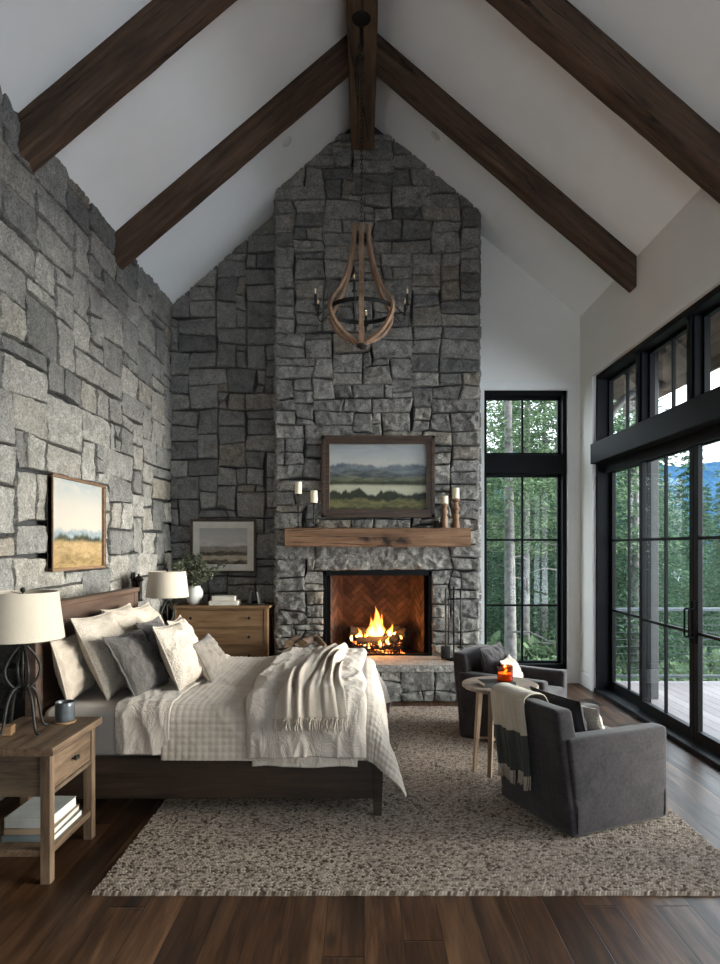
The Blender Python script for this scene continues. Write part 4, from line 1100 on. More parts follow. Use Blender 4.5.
P_LEFT = paint_mat('golden_meadow_oil', [(.0, (.40,.32,.25)), (.5, (.42,.34,.28)), (.72, (.36,.33,.29)), (1, (.22,.26,.28))],
   [(.44, .07, 2.2, (.15,.18,.20), (.23,.26,.26)), (.34, .11, 3.2, (.022,.024,.014), (.06,.06,.035)), (.31, .03, 3, (.20,.135,.06), (.32,.22,.11)), (.13, .05, 4, (.13,.085,.035), (.27,.18,.08))], 1, 4)
P_SEPIA = paint_mat('sepia_moorland_print', [(.0, (.52,.46,.40)), (.5, (.52,.47,.42)), (.8, (.40,.37,.34)), (1, (.32,.30,.28))],
   [(.50, .03, 2.5, (.20,.165,.14), (.30,.25,.20)), (.34, .07, 4.0, (.04,.03,.022), (.12,.09,.065)), (.24, .05, 3, (.36,.29,.21), (.46,.38,.28)), (.10, .08, 4, (.04,.03,.022), (.22,.17,.12))], 0, 7)
def picture(name, label, cat, loc, W, H, axis, frame, canvas, fw, depth, mat_w=0, group=None):
    """local: u along +u axis, picture facing out"""
    r = thing(name, label, cat, loc, 0)
    def bxx(u0, u1, z0, z1, d0, d1, bev=0):
        # d measured out of the wall
        return box(u0, u1, -d1, -d0, z0, z1, bev) if axis == 'X' else box(d0, d1, u0, u1, z0, z1, bev)
    fr = []
    for (u0, u1, z0, z1) in ((-W/2, W/2, H/2-fw, H/2), (-W/2, W/2, -H/2, -H/2+fw), (-W/2, -W/2+fw, -H/2+fw, H/2-fw), (W/2-fw, W/2, -H/2+fw, H/2-fw)):
        fr.append(bxx(u0, u1, z0, z1, 0, depth*.8, .003))
    e = fw*.45
    for (u0, u1, z0, z1) in ((-W/2, W/2, H/2-e, H/2), (-W/2, W/2, -H/2, -H/2+e), (-W/2, -W/2+e, -H/2, H/2), (W/2-e, W/2, -H/2, H/2)):
        fr.append(bxx(u0, u1, z0, z1, 0, depth, .004))
    mk('frame', merge(*fr), frame, r, 30)
    i = fw-.004
    if mat_w:
        mk('mat_board', bxx(-W/2+i, W/2-i, -H/2+i, H/2-i, .004, .010), MB4, r); i += mat_w
        mk('print', bxx(-W/2+i, W/2-i, -H/2+i, H/2-i, .004, .0115), canvas, r)
    else:
        mk('canvas', bxx(-W/2+i, W/2-i, -H/2+i, H/2-i, .003, .012), canvas, r)
        if fw > .05:
            q = fw-.014
            mk('gilt_liner', merge(*[bxx(*k, .006, depth*.6) for k in ((-W/2+q, W/2-q, H/2-q-.016, H/2-q), (-W/2+q, W/2-q, -H/2+q, -H/2+q+.016), (-W/2+q, -W/2+q+.016, -H/2+q, H/2-q), (W/2-q-.016, W/2-q, -H/2+q, H/2-q))]), plain('gilt_liner', (.26,.19,.11), .45, .2), r)
    return r
picture('framed_painting', 'wide framed painting of misty mountains and a lake above the mantel', 'painting', ((-.5+.83)/2, 7.545, 2.525), 1.33, .96, 'X', M_FRAME, P_MAIN, .095, .06)
picture('framed_painting', 'tall framed painting of a golden meadow on the left stone wall', 'painting', (-2.385, 5.315, 1.885), .99, .745, 'Y', M_FRAME2, P_LEFT, .020, .045)
picture('framed_print', 'sepia landscape print in a wide cream mat above the dresser', 'picture', (-1.745, 7.955, 1.71), .815, .67, 'X', M_FRAME, P_SEPIA, .030, .035, .085)

# ================================================================ mantel candles
def pillar(name, label, loc, r, h):
    o = thing(name, label, 'candle', loc, 0, 'ivory pillar candles on the mantel')
    mk('wax', lathe([(r*.96, 0), (r, .003), (r*1.01, h*.5), (r, h-.006), (r*.93, h), (r*.6, h-.004), (0, h-.006)], 28, cap=False), M_WAX, o, 50)
    mk('wick', tube([(0, 0, h-.008), (.001, 0, h+.005), (.003, 0, h+.012)], .0012, 5), M_SOOT, o)
mz = 1.925; my = 7.47
for px, y1, y0, lab in ((298.3, 482, 494, 'leftmost'), (314, 490.7, 503, 'second from left')):
    k = my/F0; x = (px-CX)*k; zt = HZ+(CY-y0)*k; h = zt-mz
    o = thing('candle_holder', {'leftmost': 'taller thin black iron candle holder at the left end of the mantel', 'second from left': 'shorter black iron candle holder beside the main painting frame'}[lab], 'candle holder', (x, my, mz), 0, 'black iron candle holders')
    mk('pricket_stand', lathe([(.038, 0), (.042, .004), (.040, .010), (.012, .018), (.008, .03), (.008, .05), (.022, .056), (.022, .062), (.008, .068), (.0075, h*.55), (.013, h*.57), (.0075, h*.6), (.0075, h-.018), (.016, h-.012), (.042, h-.004), (.044, h), (0, h)], 20, cap=False), M_IRON, o, 40)
    pillar('pillar_candle', {'leftmost': 'ivory pillar candle on the taller black iron holder', 'second from left': 'ivory pillar candle on the shorter black iron holder'}[lab], (x, my, zt), .041, (y0-y1)*k)
k = my/F0
tag(mk('candle_snuffer', merge(tube([(-.012, 0, .19), (-.004, 0, .10), (.006, 0, .03), (.012, 0, .0)], .007, 6), lathe([(.02, 0), (.022, .004), (.008, .01), (.0, .012)], 14, .012, 0, 0, cap=False)), M_IRON, None, True, ((306-CX)*k, 7.50, mz)), 'short black iron snuffer propped between the two iron candle holders', 'snuffer')
for px, y1, y0, lab, lc in ((444.7, 496, 503.5, 'pale turned wooden candle holder, shorter of the pair on the mantel', 'ivory pillar candle on the shorter wooden holder'), (455.8, 488, 498.5, 'red-brown turned wooden candle holder, taller of the pair on the mantel', 'ivory pillar candle on the taller wooden holder')):
    x = (px-CX)*k; zt = HZ+(CY-y0)*k; h = zt-mz
    o = thing('candle_holder', lab, 'candle holder', (x, my, mz), 0, 'turned wooden candle holders')
    f = h/.28
    mk('turned_stem', lathe([(.046, 0), (.047, .015*f), (.040, .03*f), (.038, .09*f), (.042, .12*f), (.030, .135*f), (.026, .15*f), (.036, .165*f), (.040, .19*f), (.030, .215*f), (.024, .23*f), (.030, .245*f), (.046, .262*f), (.048, .275*f), (0, .28*f)], 28, cap=False), M_CHAND if px < 450 else M_MANTEL, o, 50)
    pillar('pillar_candle', lc, (x, my, zt), .040, (y0-y1)*k)
tag(mk('match_pot', lathe([(.03, 0), (.034, .004), (.034, .08), (.03, .085), (.027, .08), (.027, .02), (0, .018)], 20, cap=False), M_IRON, None, 40, ((437-CX)*k, 7.5, mz)), 'small dark pot beside the wooden candle holders on the mantel', 'pot')

# ================================================================ firewood and tools on the hearth
def split(L, r, seed, ang):
    rs = random.Random(seed); secs = []
    base = [(math.cos(a)*r, math.sin(a)*r) for a in np.linspace(-ang, ang, 9)]
    pts = [(0, 0)]+base
    pts = []
    tip = (-.15*r, 0)
    for k in range(5): t = k/5; pts.append((tip[0]+(base[0][0]-tip[0])*t, tip[1]+(base[0][1]-tip[1])*t))
    pts += base
    for k in range(1, 5): t = k/5; pts.append((base[-1][0]+(tip[0]-base[-1][0])*t, base[-1][1]+(tip[1]-base[-1][1])*t))
    for i in range(11):
        t = i/10
        secs.append([((t-.5)*L, u+rs.uniform(-.002, .002), v+rs.uniform(-.002, .002)) for u, v in pts])
    return loft(secs)
FW = [(-.86, 7.27, .485, .078, 1.45, 85, 'round pale end of a firewood piece at the bottom left of the pile', 3.0), (-.70, 7.28, .485, .078, 1.62, 75, 'split firewood piece lying at the bottom middle of the pile', .6),
      (-.54, 7.27, .485, .078, 1.40, 85, 'split firewood piece at the bottom right of the pile', 2.0), (-.80, 7.27, .60, .072, 1.5, 75, 'split firewood wedge in the upper row at the left of the pile', 1.1),
      (-.645, 7.25, .60, .075, 1.30, 65, 'split firewood wedge in the upper row at the middle of the pile', 1.6), (-.50, 7.22, .60, .055, 1.9, 50, 'thin split firewood piece tipped up at the right of the pile', 2.6)]
for i, (x, y, z, r, rz, an, lab, rx) in enumerate(FW):
    o = thing('firewood', lab, 'firewood', (x, y, z), 0, 'split firewood on the hearth'); o.rotation_euler = (rx, -.15 if i == 5 else 0, rz)
    mk('split_wood', split(.36, r, i, R(an)), M_BARK, o)
    V, Fs = loft([[((t-.5)*.362, math.cos(a)*r*1.04, math.sin(a)*r*1.04) for a in np.linspace(-R(an), R(an), 9)]+[((t-.5)*.362, math.cos(a)*r*.97, math.sin(a)*r*.97) for a in np.linspace(R(an), -R(an), 9)] for t in (0, .33, .66, 1)])
    mk('bark', (V, Fs), M_RIND, o)
ty = 7.33; tk = ty/F0
to = thing('fire_tool_set', 'black iron fireplace tool set standing on the right end of the hearth', 'fireplace tools', ((453.8-CX)*tk, ty, .41))
ox = (453.8-CX)*tk
tp = HZ-(588-CY)*tk-.41
mk('stand', merge(lathe([(.095, 0), (.10, .004), (.098, .012), (.02, .02), (.008, .03)], 28), tube([(0, 0, .02), (0, 0, tp)], .010, 8), tube([(-.10, 0, tp-.13), (.10, 0, tp-.13)], .006, 6), lathe([(.004, tp-.002), (.011, tp+.005), (.011, tp+.014), (.004, tp+.02)], 12)), M_IRON, to, True)
x = (445.6-453.8)*tk
mk('brush', merge(tube([(x, -.02, .13), (x, -.015, tp)], .0095, 8), box(x-.055, x+.05, -.055, .02, .015, .155, .012)), M_IRON, to, 40)
x = (449-453.8)*tk
mk('poker', merge(tube([(x, .03, .18), (x, .02, tp-.11)], .0065, 6), tube([(x, .03, .18), (x+.01, .03, .165), (x+.02, .03, .18)], .005, 6)), M_IRON, to, True)
x = (460.5-453.8)*tk
mk('shovel', merge(tube([(x, -.01, .15), (x, -.01, tp)], .0085, 8), box(x-.04, x+.03, -.03, .01, .13, .155, .006)), M_IRON, to, True)

# ================================================================ chandelier
CHY = 5.67; ck = CHY/F0; chx = (361.5-CX)*ck
ch = thing('chandelier', 'wooden stave and iron ring chandelier hanging from the ridge beam', 'chandelier', (chx, CHY, 3.47))
H = lambda y: HZ+(CY-y)*ck-3.47
rR = .314; zr = H(310)
prof = [(r_-.012, H(220+q/5.76)) for q, r_ in ((40,.086), (120,.088), (200,.112), (300,.15), (400,.215), (465,.285), (515,.322), (560,.318), (615,.27), (660,.20), (692,.11), (712,.035))]
def smoothp(p, n=48):
    p = [Vector((a, b, 0)) for a, b in p]; out = []
    for i in range(n+1):
        t = i/n*(len(p)-1); k = min(int(t), len(p)-2); f = t-k
        p0, p1, p2, p3 = p[max(k-1, 0)], p[k], p[k+1], p[min(k+2, len(p)-1)]
        out.append(.5*((2*p1)+(p2-p0)*f+(2*p0-5*p1+4*p2-p3)*f*f+(3*p1-p0-3*p2+p3)*f**3))
    return out
sp_ = smoothp(prof)
for k in range(6):
    a = -PI/2+PI/3*k
    ca, sa = math.cos(a), math.sin(a); secs = []
    for i, p in enumerate(sp_):
        t = (sp_[min(i+1, len(sp_)-1)]-sp_[max(i-1, 0)]).normalized(); nr = Vector((t.y, -t.x, 0))
        th_ = .012; wd = .021
        sec = []
        for (s1, s2) in ((-1,-1),(1,-1),(1,1),(-1,1)):
            r_, z_ = p.x+nr.x*th_*s1, p.y+nr.y*th_*s1
            sec.append((r_*ca-sa*wd*s2, r_*sa+ca*wd*s2, z_))
        secs.append(sec)
    mk('stave', loft(secs), M_CHAND, ch, 40)
mk('iron_ring', ring(rR-.028, .006, 64, 8, zr-.01, h=.036), M_IRON, ch, 40)
mk('hub', merge(lathe([(.0, -.02), (.012, -.018), (.02, -.004), (.045, .004), (.05, .016), (.03, .03), (.0, .035)], 20, cap=False), lathe([(.03, .93), (.066, .935), (.066, .985), (.03, .99)], 20), lathe([(.008, .98), (.008, 1.10)], 10), ring(.014, .004, 16, 6, 1.115)), M_IRON, ch, True)
for k in range(6):
    a = R((-98, 84, 162, 196, -16, 18)[k])
    sy = tube(bez([(rR-.02, 0, zr-.01), (rR+.03, 0, zr+.02), (rR+.02, 0, zr-.09), (rR+.075, 0, zr-.085), (rR+.10, 0, zr-.05), (rR+.10, 0, zr+.0)], 16), .0055, 7)
    c = rR+.10
    arm = merge(sy, lathe([(.006, 0), (.022, .004), (.024, .010), (.010, .014), (.0085, .02), (.0115, .024), (.0115, .095), (.009, .098)], 14, c, 0, zr-.002), mv(lathe([(.013, -.01), (.013, .004)], 12), rR-.03, 0, zr-.01))
    am = mk('candle_arm', mv(arm, rz=a), M_IRON, ch, 40)
    b = lathe([(.004, 0), (.009, .008), (.0125, .022), (.0105, .040), (.005, .058), (.001, .068)], 14, c, 0, zr+.094)
    mk('bulb', mv(b, rz=a), M_BULB, am, True)
    mk('filament', mv(tube([(c, 0, zr+.10), (c+.003, 0, zr+.12), (c-.003, 0, zr+.135), (c, 0, zr+.145)], .0018, 5), rz=a), emit('filament', (1, .8, .55), .3), am)
# canopy + chain
mk('canopy_plate', lathe([(.082, 0), (.085, -.006), (.07, -.016), (.02, -.024), (.0, -.026)], 32, 0, 0, RZ-3.47-.001, cap=False), M_IRON, ch, True)
link = []
z0, z1 = 1.12, RZ-3.47-.02; nl = 46; st = (z1-z0)/nl
for i in range(nl):
    q = [(.009*math.cos(t)*1.0, 0, st*.68*math.sin(t)) for t in np.linspace(0, 2*PI, 13)]
    link.append(mv(tube(q, .0032, 5), 0, 0, z0+st*(i+.5), PI/2*(i % 2)))
mk('chain', merge(*link), M_IRON, ch, True)
# ================================================================ armchairs
def make_armchair(label, loc, rz):
    """front toward +x, origin at the middle of the footprint"""
    r = thing('armchair', label, 'armchair', loc, rz, 'charcoal slipcovered armchairs')
    xb, xf_, hw = -.36, .40, .345
    def wob(o, s=1.0):
        me = o.data; co = np.empty(len(me.vertices)*3, np.float32); me.vertices.foreach_get('co', co); co = co.reshape(-1, 3)
        d = np.stack([fbm(co[:,0]*5, co[:,1]*5, co[:,2]*5, q, 2) for q in (3, 5, 7)], -1)*.006*s
        me.vertices.foreach_set('co', (co+d).astype(np.float32).ravel()); me.update()
        return subd(o, 1)
    def dense(pts, bev, cuts=9):
        bm = bmesh.new(); vs = [bm.verts.new(p) for p in pts]
        for f in HEX: bm.faces.new([vs[i] for i in f])
        bmesh.ops.recalc_face_normals(bm, faces=bm.faces)
        bmesh.ops.bevel(bm, geom=list(bm.edges), offset=bev, segments=3, profile=.5, affect='EDGES')
        lg = [e for e in bm.edges if e.calc_length() > .12]
        bmesh.ops.subdivide_edges(bm, edges=lg, cuts=cuts, use_grid_fill=True)
        return _bm(bm)
    # back: leans backwards
    back = [(xb, -hw, .008), (xb+.17, -hw, .008), (xb+.17, hw, .008), (xb, hw, .008), (xb-.09, -hw+.035, .745), (xb+.04, -hw+.035, .74), (xb+.04, hw-.035, .74), (xb-.09, hw-.035, .745)]
    wob(mk('backrest', dense(back, .028), M_CHAIR, r, True))
    for s in (-1, 1):
        o0, o1 = s*hw, s*(hw-.125)
        a, b = (o0, o1) if s < 0 else (o1, o0)
        arm = [(xb+.03, a, .008), (xf_, a, .008), (xf_, b, .008), (xb+.03, b, .008), (xb-.02, a, .58), (xf_-.005, a, .572), (xf_-.005, b, .572), (xb-.02, b, .58)]
        wob(mk('arm', dense(arm, .026), M_CHAIR, r, True))
    wob(mk('seat_base', dense([(xb+.1, -hw+.06, .02), (xf_-.01, -hw+.06, .02), (xf_-.01, hw-.06, .02), (xb+.1, hw-.06, .02), (xb+.1, -hw+.06, .31), (xf_-.01, -hw+.06, .31), (xf_-.01, hw-.06, .31), (xb+.1, hw-.06, .31)], .02, 4), M_CHAIR, r, True))
    wob(mk('seat_cushion', dense([(xb+.1, -hw+.13, .30), (xf_+.02, -hw+.13, .30), (xf_+.02, hw-.13, .30), (xb+.1, hw-.13, .30), (xb+.08, -hw+.13, .455), (xf_+.02, -hw+.13, .445), (xf_+.02, hw-.13, .445), (xb+.08, hw-.13, .455)], .04, 5), M_CHAIR, r, True))
    # kick-pleated skirt: four panels, open at the corners
    e = .009
    def panel(p, q, out):
        n = 24; secs = []
        for i in range(n+1):
            t = i/n; w = .0025*math.sin(i*1.3); c = Vector(p).lerp(Vector(q), t); o = Vector(out)
            secs.append([c+o*(.000+w*0), c+o*(.002+w*.3)+Vector((0,0,.19)), c+o*(-.006)+Vector((0,0,.19)), c+o*(-.006)])
        return loft(secs)
    ps = [panel((xb+.0, -hw-e, .008), (xf_, -hw-e, .008), (0,-1,0)), panel((xb+.0, hw+e, .008), (xf_, hw+e, .008), (0,1,0)),
          panel((xb-e-.0, -hw+.0, .008), (xb-e-.0, hw-.0, .008), (-1,0,0)), panel((xf_+e, -hw+.0, .008), (xf_+e, hw-.0, .008), (1,0,0))]
    # back panel follows the leaning back
    sk = [tube([(x, y, .03), (x, y, .17), (x, y*.99, .19)], .0045, 5) for x, y in ((xb+.045, -hw-.001), (xf_-.03, -hw-.001), (xb+.045, hw+.001), (xf_-.03, hw+.001), (xb-.001, -hw+.03), (xb-.001, hw-.03))]
    for q in sk: mk('skirt_pleat', q, M_CHAIR, r, 40)
    return r
# near chair footprint from its corners
A = Vector((1.180, 3.655)); th = R(23.5)
df = Vector((math.cos(th), math.sin(th))); ds = Vector((-math.sin(th), math.cos(th)))
c1 = A+df*.37+ds*.345
CH1 = make_armchair('charcoal slipcovered armchair nearest the viewer, seen from behind', (c1.x, c1.y, .02), th)
th2 = R(-33)
CH2 = dup(CH1, (1.325, 5.72, .02), th2, label='charcoal slipcovered armchair beside the tall window, facing the glass doors')
def chair_cushion(chair, label, w, h, t, seed, mat, x, y, z, lean, yaw=0, cat='cushion', **kw):
    o = place_pillow('cushion', w, h, t, seed, mat, 0, 0, 0, 0, 0, label, cat=cat, **kw)
    M = Matrix.Translation(chair.location) @ Matrix.Rotation(chair.rotation_euler.z, 4, 'Z') @ Matrix.Translation((x, y, z)) @ Matrix.Rotation(yaw, 4, 'Z') @ Matrix.Rotation(-lean, 4, 'Y')
    o.location = M.to_translation(); o.rotation_euler = M.to_euler(); return o
chair_cushion(CH1, 'large charcoal back cushion in the nearest armchair', .46, .33, .17, 21, M_CHAIRC, -.11, -.0, .435, R(16), edge='cord', pinch=.05)
chair_cushion(CH1, 'small cream cushion in the nearest armchair', .36, .28, .12, 22, M_NUB2, .03, -.05, .44, R(24), .1, pinch=.08)
chair_cushion(CH2, 'large charcoal back cushion in the armchair by the tall window', .48, .37, .17, 23, M_CHAIRC, -.10, 0, .43, R(17), edge='cord', pinch=.05)
chair_cushion(CH2, 'small white cushion in the armchair by the tall window', .38, .28, .13, 24, M_NUB2, .06, -.03, .44, R(24), .15, pinch=.09)

# throw over the near chair's back
def chair_throw():
    # path in chair-local x,z: from the seat side over the back top and down outside
    path = [(-.235, .55), (-.265, .65), (-.29, .73), (-.325, .768), (-.40, .778), (-.455, .76), (-.472, .72), (-.465, .64), (-.453, .55), (-.440, .45), (-.428, .36), (-.418, .28)]
    P = smoothp(path, 110); n = len(P)
    W = np.linspace(-1, 1, 60); out = np.zeros((60, n, 3)); tone = np.zeros((60, n))
    s = np.linspace(0, 1, n)
    for i, w in enumerate(W):
        for j, p in enumerate(P):
            t = (P[min(j+1, n-1)]-P[max(j-1, 0)]).normalized(); nr = Vector((-t.y, t.x))
            if nr.x > 0 and s[j] > .5: nr = -nr
            k = max(0, (s[j]-.45)/.55)
            amp = .004+.016*k
            f = amp*(math.sin(w*7.0+.8+1.2*float(vnoise(w*1.5, s[j]*2, 0, 5)))+.6*math.sin(w*15+s[j]*2))+.006*float(fbm(w*2, s[j]*4, 0, 9))
            f = max(f, -.008)+.004
            y = .115+.170*w*(1-.05*k)+.012*math.sin(s[j]*5)
            if s[j] <= .5: q = Vector((p.x, p.y))+Vector((0, max(f*.3, 0)))
            else: q = Vector((p.x, p.y))+nr*f
            out[i, j] = (q.x, y, q.y+.0*k-.006*w*k)
    return out
CT = chair_throw()
tw = thing('throw_blanket', 'oatmeal wool throw with charcoal band and fringe over the nearest armchair back', 'blanket', (c1.x, c1.y, .02), th)
nj = CT.shape[1]
def part(j0, j1): Q = CT[:, j0:j1+1]; g = grid(Q); return g
jb0, jb1 = int(nj*.745), nj-1
solid(mk('blanket', part(0, jb0), M_TW, tw, True), .006, 0)
solid(mk('charcoal_band', part(jb0, jb1), M_TG, tw, True), .006, 0)['label'] = 'charcoal woven band'
fr = []; rs = random.Random(5)
for k in range(46):
    p = Vector(CT[int(59*k/45), jb1]); L = .085+rs.uniform(-.006, .006); d = rs.uniform(-.006, .006)
    fr.append(tube([p+Vector((.004*math.sin(k+3*t)*t, d*t, -L*t)) for t in (0, .3, .6, 1)], .0036, 5))
mk('fringe', merge(*fr), M_TW, tw, True)

# ================================================================ side table
st = thing('side_table', 'round oak side table on three splayed legs between the armchairs', 'table', (1.03, 4.85, 0.021))
tr, tz = .285, .645
mk('table_top', lathe([(tr-.012, tz-.028), (tr-.002, tz-.022), (tr, tz-.012), (tr-.001, tz-.003), (tr-.006, tz), (0, tz)], 64), M_TABTOP, st, 30)
for k, a in enumerate((R(198), R(238), R(340), R(60))):
    p0 = Vector((math.cos(a)*.17, math.sin(a)*.17, tz-.028)); p1 = Vector((math.cos(a)*.215, math.sin(a)*.215, 0))
    w0, w1 = .021, .014
    t = Vector((-math.sin(a), math.cos(a), 0)); o = Vector((math.cos(a), math.sin(a), 0))
    mk('leg', loft([[p+t*w*s1+o*w*.8*s2 for s1, s2 in ((-1,-1),(1,-1),(1,1),(-1,1))] for p, w in ((p1, w1), (p0, w0))]), M_TABLE, st)
st['label'] = 'round oak side table on splayed legs between the armchairs'
a1, a2 = R(198), R(238)
mk('stretcher', merge(tube([(math.cos(a1)*.197, math.sin(a1)*.197, .25), (math.cos(R(340))*.197, math.sin(R(340))*.197, .25)], .010, 8), tube([(math.cos(a2)*.197, math.sin(a2)*.197, .25), (math.cos(R(60))*.197, math.sin(R(60))*.197, .25)], .010, 8)), M_TABLE, st, True)
tz_ = tz+.0212
book(.24, .17, .030, MB5, 'flat black book on the side table under the amber candle', (.995, 4.80, tz_), .15, None)
cj = thing('candle_jar', 'lit amber glass candle on the side table', 'candle jar', (1.055, 4.79, tz_+.0304))
rr_, hh = .058, .115
mk('glass_jar', lathe([(rr_*.9, 0), (rr_, .006), (rr_, hh), (rr_-.004, hh), (rr_-.004, .010), (0, .010)], 36, cap=False), M_AMBER, cj, 40)
def wax_mat():
    n = N('glowing_wax'); n.set(n.b.inputs['Emission Color'], (1, .36, .07)); n.b.inputs['Emission Strength'].default_value = .10
    return n.base((.70, .38, .16), .5)
mk('wax', lathe([(0, .011), (rr_-.005, .011), (rr_-.005, .060), (0, .062)], 28, cap=False), wax_mat(), cj, 40)
mk('flame', mv(tongue(.034, .0075, 2), 0, 0, .066), M_CFLAME, cj, True)
light('candle_light', 'POINT', (1.055, 4.79, tz_+.0304+.088), .5, (1, .45, .14), .012)

# floor vent
fv = thing('floor_vent', 'bronze slotted floor register in the planks by the glass doors', 'vent', (2.50, 7.0, 0))
mk('vent_rim', merge(box(-.07, .07, -.15, -.135, 0, .004), box(-.07, .07, .135, .15, 0, .004), box(-.07, -.055, -.135, .135, 0, .004), box(.055, .07, -.135, .135, 0, .004)), M_BRASS, fv)
mk('slats', merge(*[box(-.055, .055, y-.004, y+.004, 0, .003) for y in np.linspace(-.125, .125, 14)]), M_BRASS, fv)
mk('dark_well', box(-.055, .055, -.135, .135, 0, .0012), M_BLACK, fv)

# ================================================================ outside
def deck_mat():
    n = N('deck_boards'); tc = n.n('TexCoord'); sep = n.n('SeparateXYZ', None, Vector=tc.outputs['Object'])
    q = n.math('DIVIDE', sep.outputs[0], .14); row = n.math('FLOOR', q)
    gap = n.ramp(n.math('ABSOLUTE', n.math('SUBTRACT', n.math('FRACT', q), .5)), [(.465, 0.0), (.485, 1.0)])
    rd = n.n('TexWhiteNoise', dict(noise_dimensions='1D'), W=row).outputs[0]
    nz = n.noise(n.coord((30, 1.5, 1)), 1, 4)
    c = n.ramp(n.math('ADD', n.math('MULTIPLY', nz, .6), n.math('MULTIPLY', rd, .4)), [(.3, (.095,.08,.08)), (.7, (.175,.15,.15))])
    c = n.mix(gap, c, (.01,.01,.01)); n.bump(n.math('SUBTRACT', 1.0, gap), .5, .01); return n.base(c, .7)
S(mk('deck', box(XR+.2, 6.9, -3, 8.35, -.14, -.05), deck_mat()), 'weathered wooden deck boards outside the glass doors', 'deck')
M_SOFFIT = wood('soffit_boards', (.05,.035,.026), (.10,.075,.06), (.16,.125,.10), 'Y', .7, .8, .003, True)
M_RAILM = plain('dark_metal_rail', (.05,.06,.07), .35, .4)
M_EXT = plain('exterior_siding', (.05,.05,.05), .8)
rl = thing('deck_railing', 'dark metal deck railing with thin horizontal cables beyond the doors', 'railing', (5.0, 8.2, -.05))
mk('top_rail', box(-2.05, 1.85, -.03, .03, .93, .97, .004), M_RAILM, rl)
mk('bottom_rail', box(-2.05, 1.85, -.02, .02, .08, .11), M_RAILM, rl)
for x in (-2.03, -.75, .55, 1.83): mk('post', box(x-.025, x+.025, -.025, .025, 0, .93), M_RAILM, rl)
for z in np.linspace(.2, .84, 8): mk('cable', tube([(-2.03, 0, z), (1.83, 0, z)], .004, 6), M_RAILM, rl, True)
rl2 = thing('deck_railing', 'dark metal deck railing along the outer edge of the deck', 'railing', (6.8, 2.9, -.05))
mk('top_rail', box(-.03, .03, -5.3, 5.3, .93, .97, .004), M_RAILM, rl2); mk('bottom_rail', box(-.02, .02, -5.3, 5.3, .08, .11), M_RAILM, rl2)
for y in (-5.2, -3.5, -1.8, 0, 1.8, 3.5): mk('post', box(-.025, .025, y-.025, y+.025, 0, .93), M_RAILM, rl2)
for z in np.linspace(.2, .84, 8): mk('cable', tube([(0, -5.3, z), (0, 5.27, z)], .004, 6), M_RAILM, rl2, True)
# porch post and eave
S(mk('porch_post', box(3.27, 3.40, 7.38, 7.51, -.05, 4.0, .006), M_EXT), 'dark square porch post just outside the fixed door leaf', 'post')
ev = thing('roof_overhang', 'timber-lined eave projecting above the glazed doors outside', 'roof', kind='structure')
xo = 3.72; z1 = ER-SR*.2; zo = zc(xo)
mk('soffit', prism([(XR+.19, z1), (xo, zo), (xo, zo+.05), (XR+.19, z1+.05)], -3, YB+1.2), M_SOFFIT, ev)
mk('rafter_tails', merge(*[prism([(XR+.2, zc(XR+.2)-.13), (xo-.03, zo-.12), (xo-.03, zo), (XR+.2, zc(XR+.2))], y, y+.09) for y in np.arange(-2.6, 9.2, 1.2)]), M_SOFFIT, ev)
mk('fascia', box(xo, xo+.03, -3, YB+1.2, zo-.14, zo+.08), M_SOFFIT, ev)
mk('gutter', mv(xf((lambda g: g)(tube([(0, -3, 0), (0, YB+1.2, 0)], .06, 12)), Matrix.Identity(4)), xo+.085, 0, zo+.0), M_RAILM, ev, True)
mk('roof_skin', prism([(XR+.19, z1+.06), (xo+.05, zo+.02), (xo+.05, zo+.10), (XA, ZA+T+.1), (XL-.6, EL-.4+T), (XL-.6, EL-.5+T), (XA, ZA+T+.02)], -3, YB+1.2), M_EXT, ev)
mk('bracket', merge(tube(bez([(3.0, 7.95, 3.2), (3.1, 7.95, 3.5), (3.4, 7.95, 3.75), (3.85, 7.95, 3.72)], 14), .05, 8)), M_EXT, ev, True)
# ---- conifers
def needle_mat(name, a, b):
    n = N(name); v = n.coord()
    n.t.nodes.remove(n.b)
    gi = n.n('NewGeometry').outputs['Random Per Island']
    c = n.mix(gi, a, b)
    c = n.mix(.6, c, n.ramp(n.noise(v, .8, 3), [(.3, .6), (.7, 1.25)]), 'MULTIPLY')
    d = n.n('BsdfDiffuse', None, Color=c); t = n.n('BsdfTranslucent', None, Color=c)
    m = n.n('MixShader', None, i0=.3, i1=d.outputs[0], i2=t.outputs[0])
    n.t.links.new(m.outputs[0], n.out.inputs['Surface']); return n.m
M_NEED = needle_mat('spruce_needles', (.030,.058,.040), (.080,.125,.075))
M_NEED2 = needle_mat('pine_needles', (.055,.090,.052), (.125,.175,.095))
M_NEED3 = needle_mat('distant_fir_needles', (.030,.062,.045), (.070,.120,.070))
M_TRUNK = plain('pine_bark', (.095,.088,.083), .95, var=.5, sc=9, bump=.02)
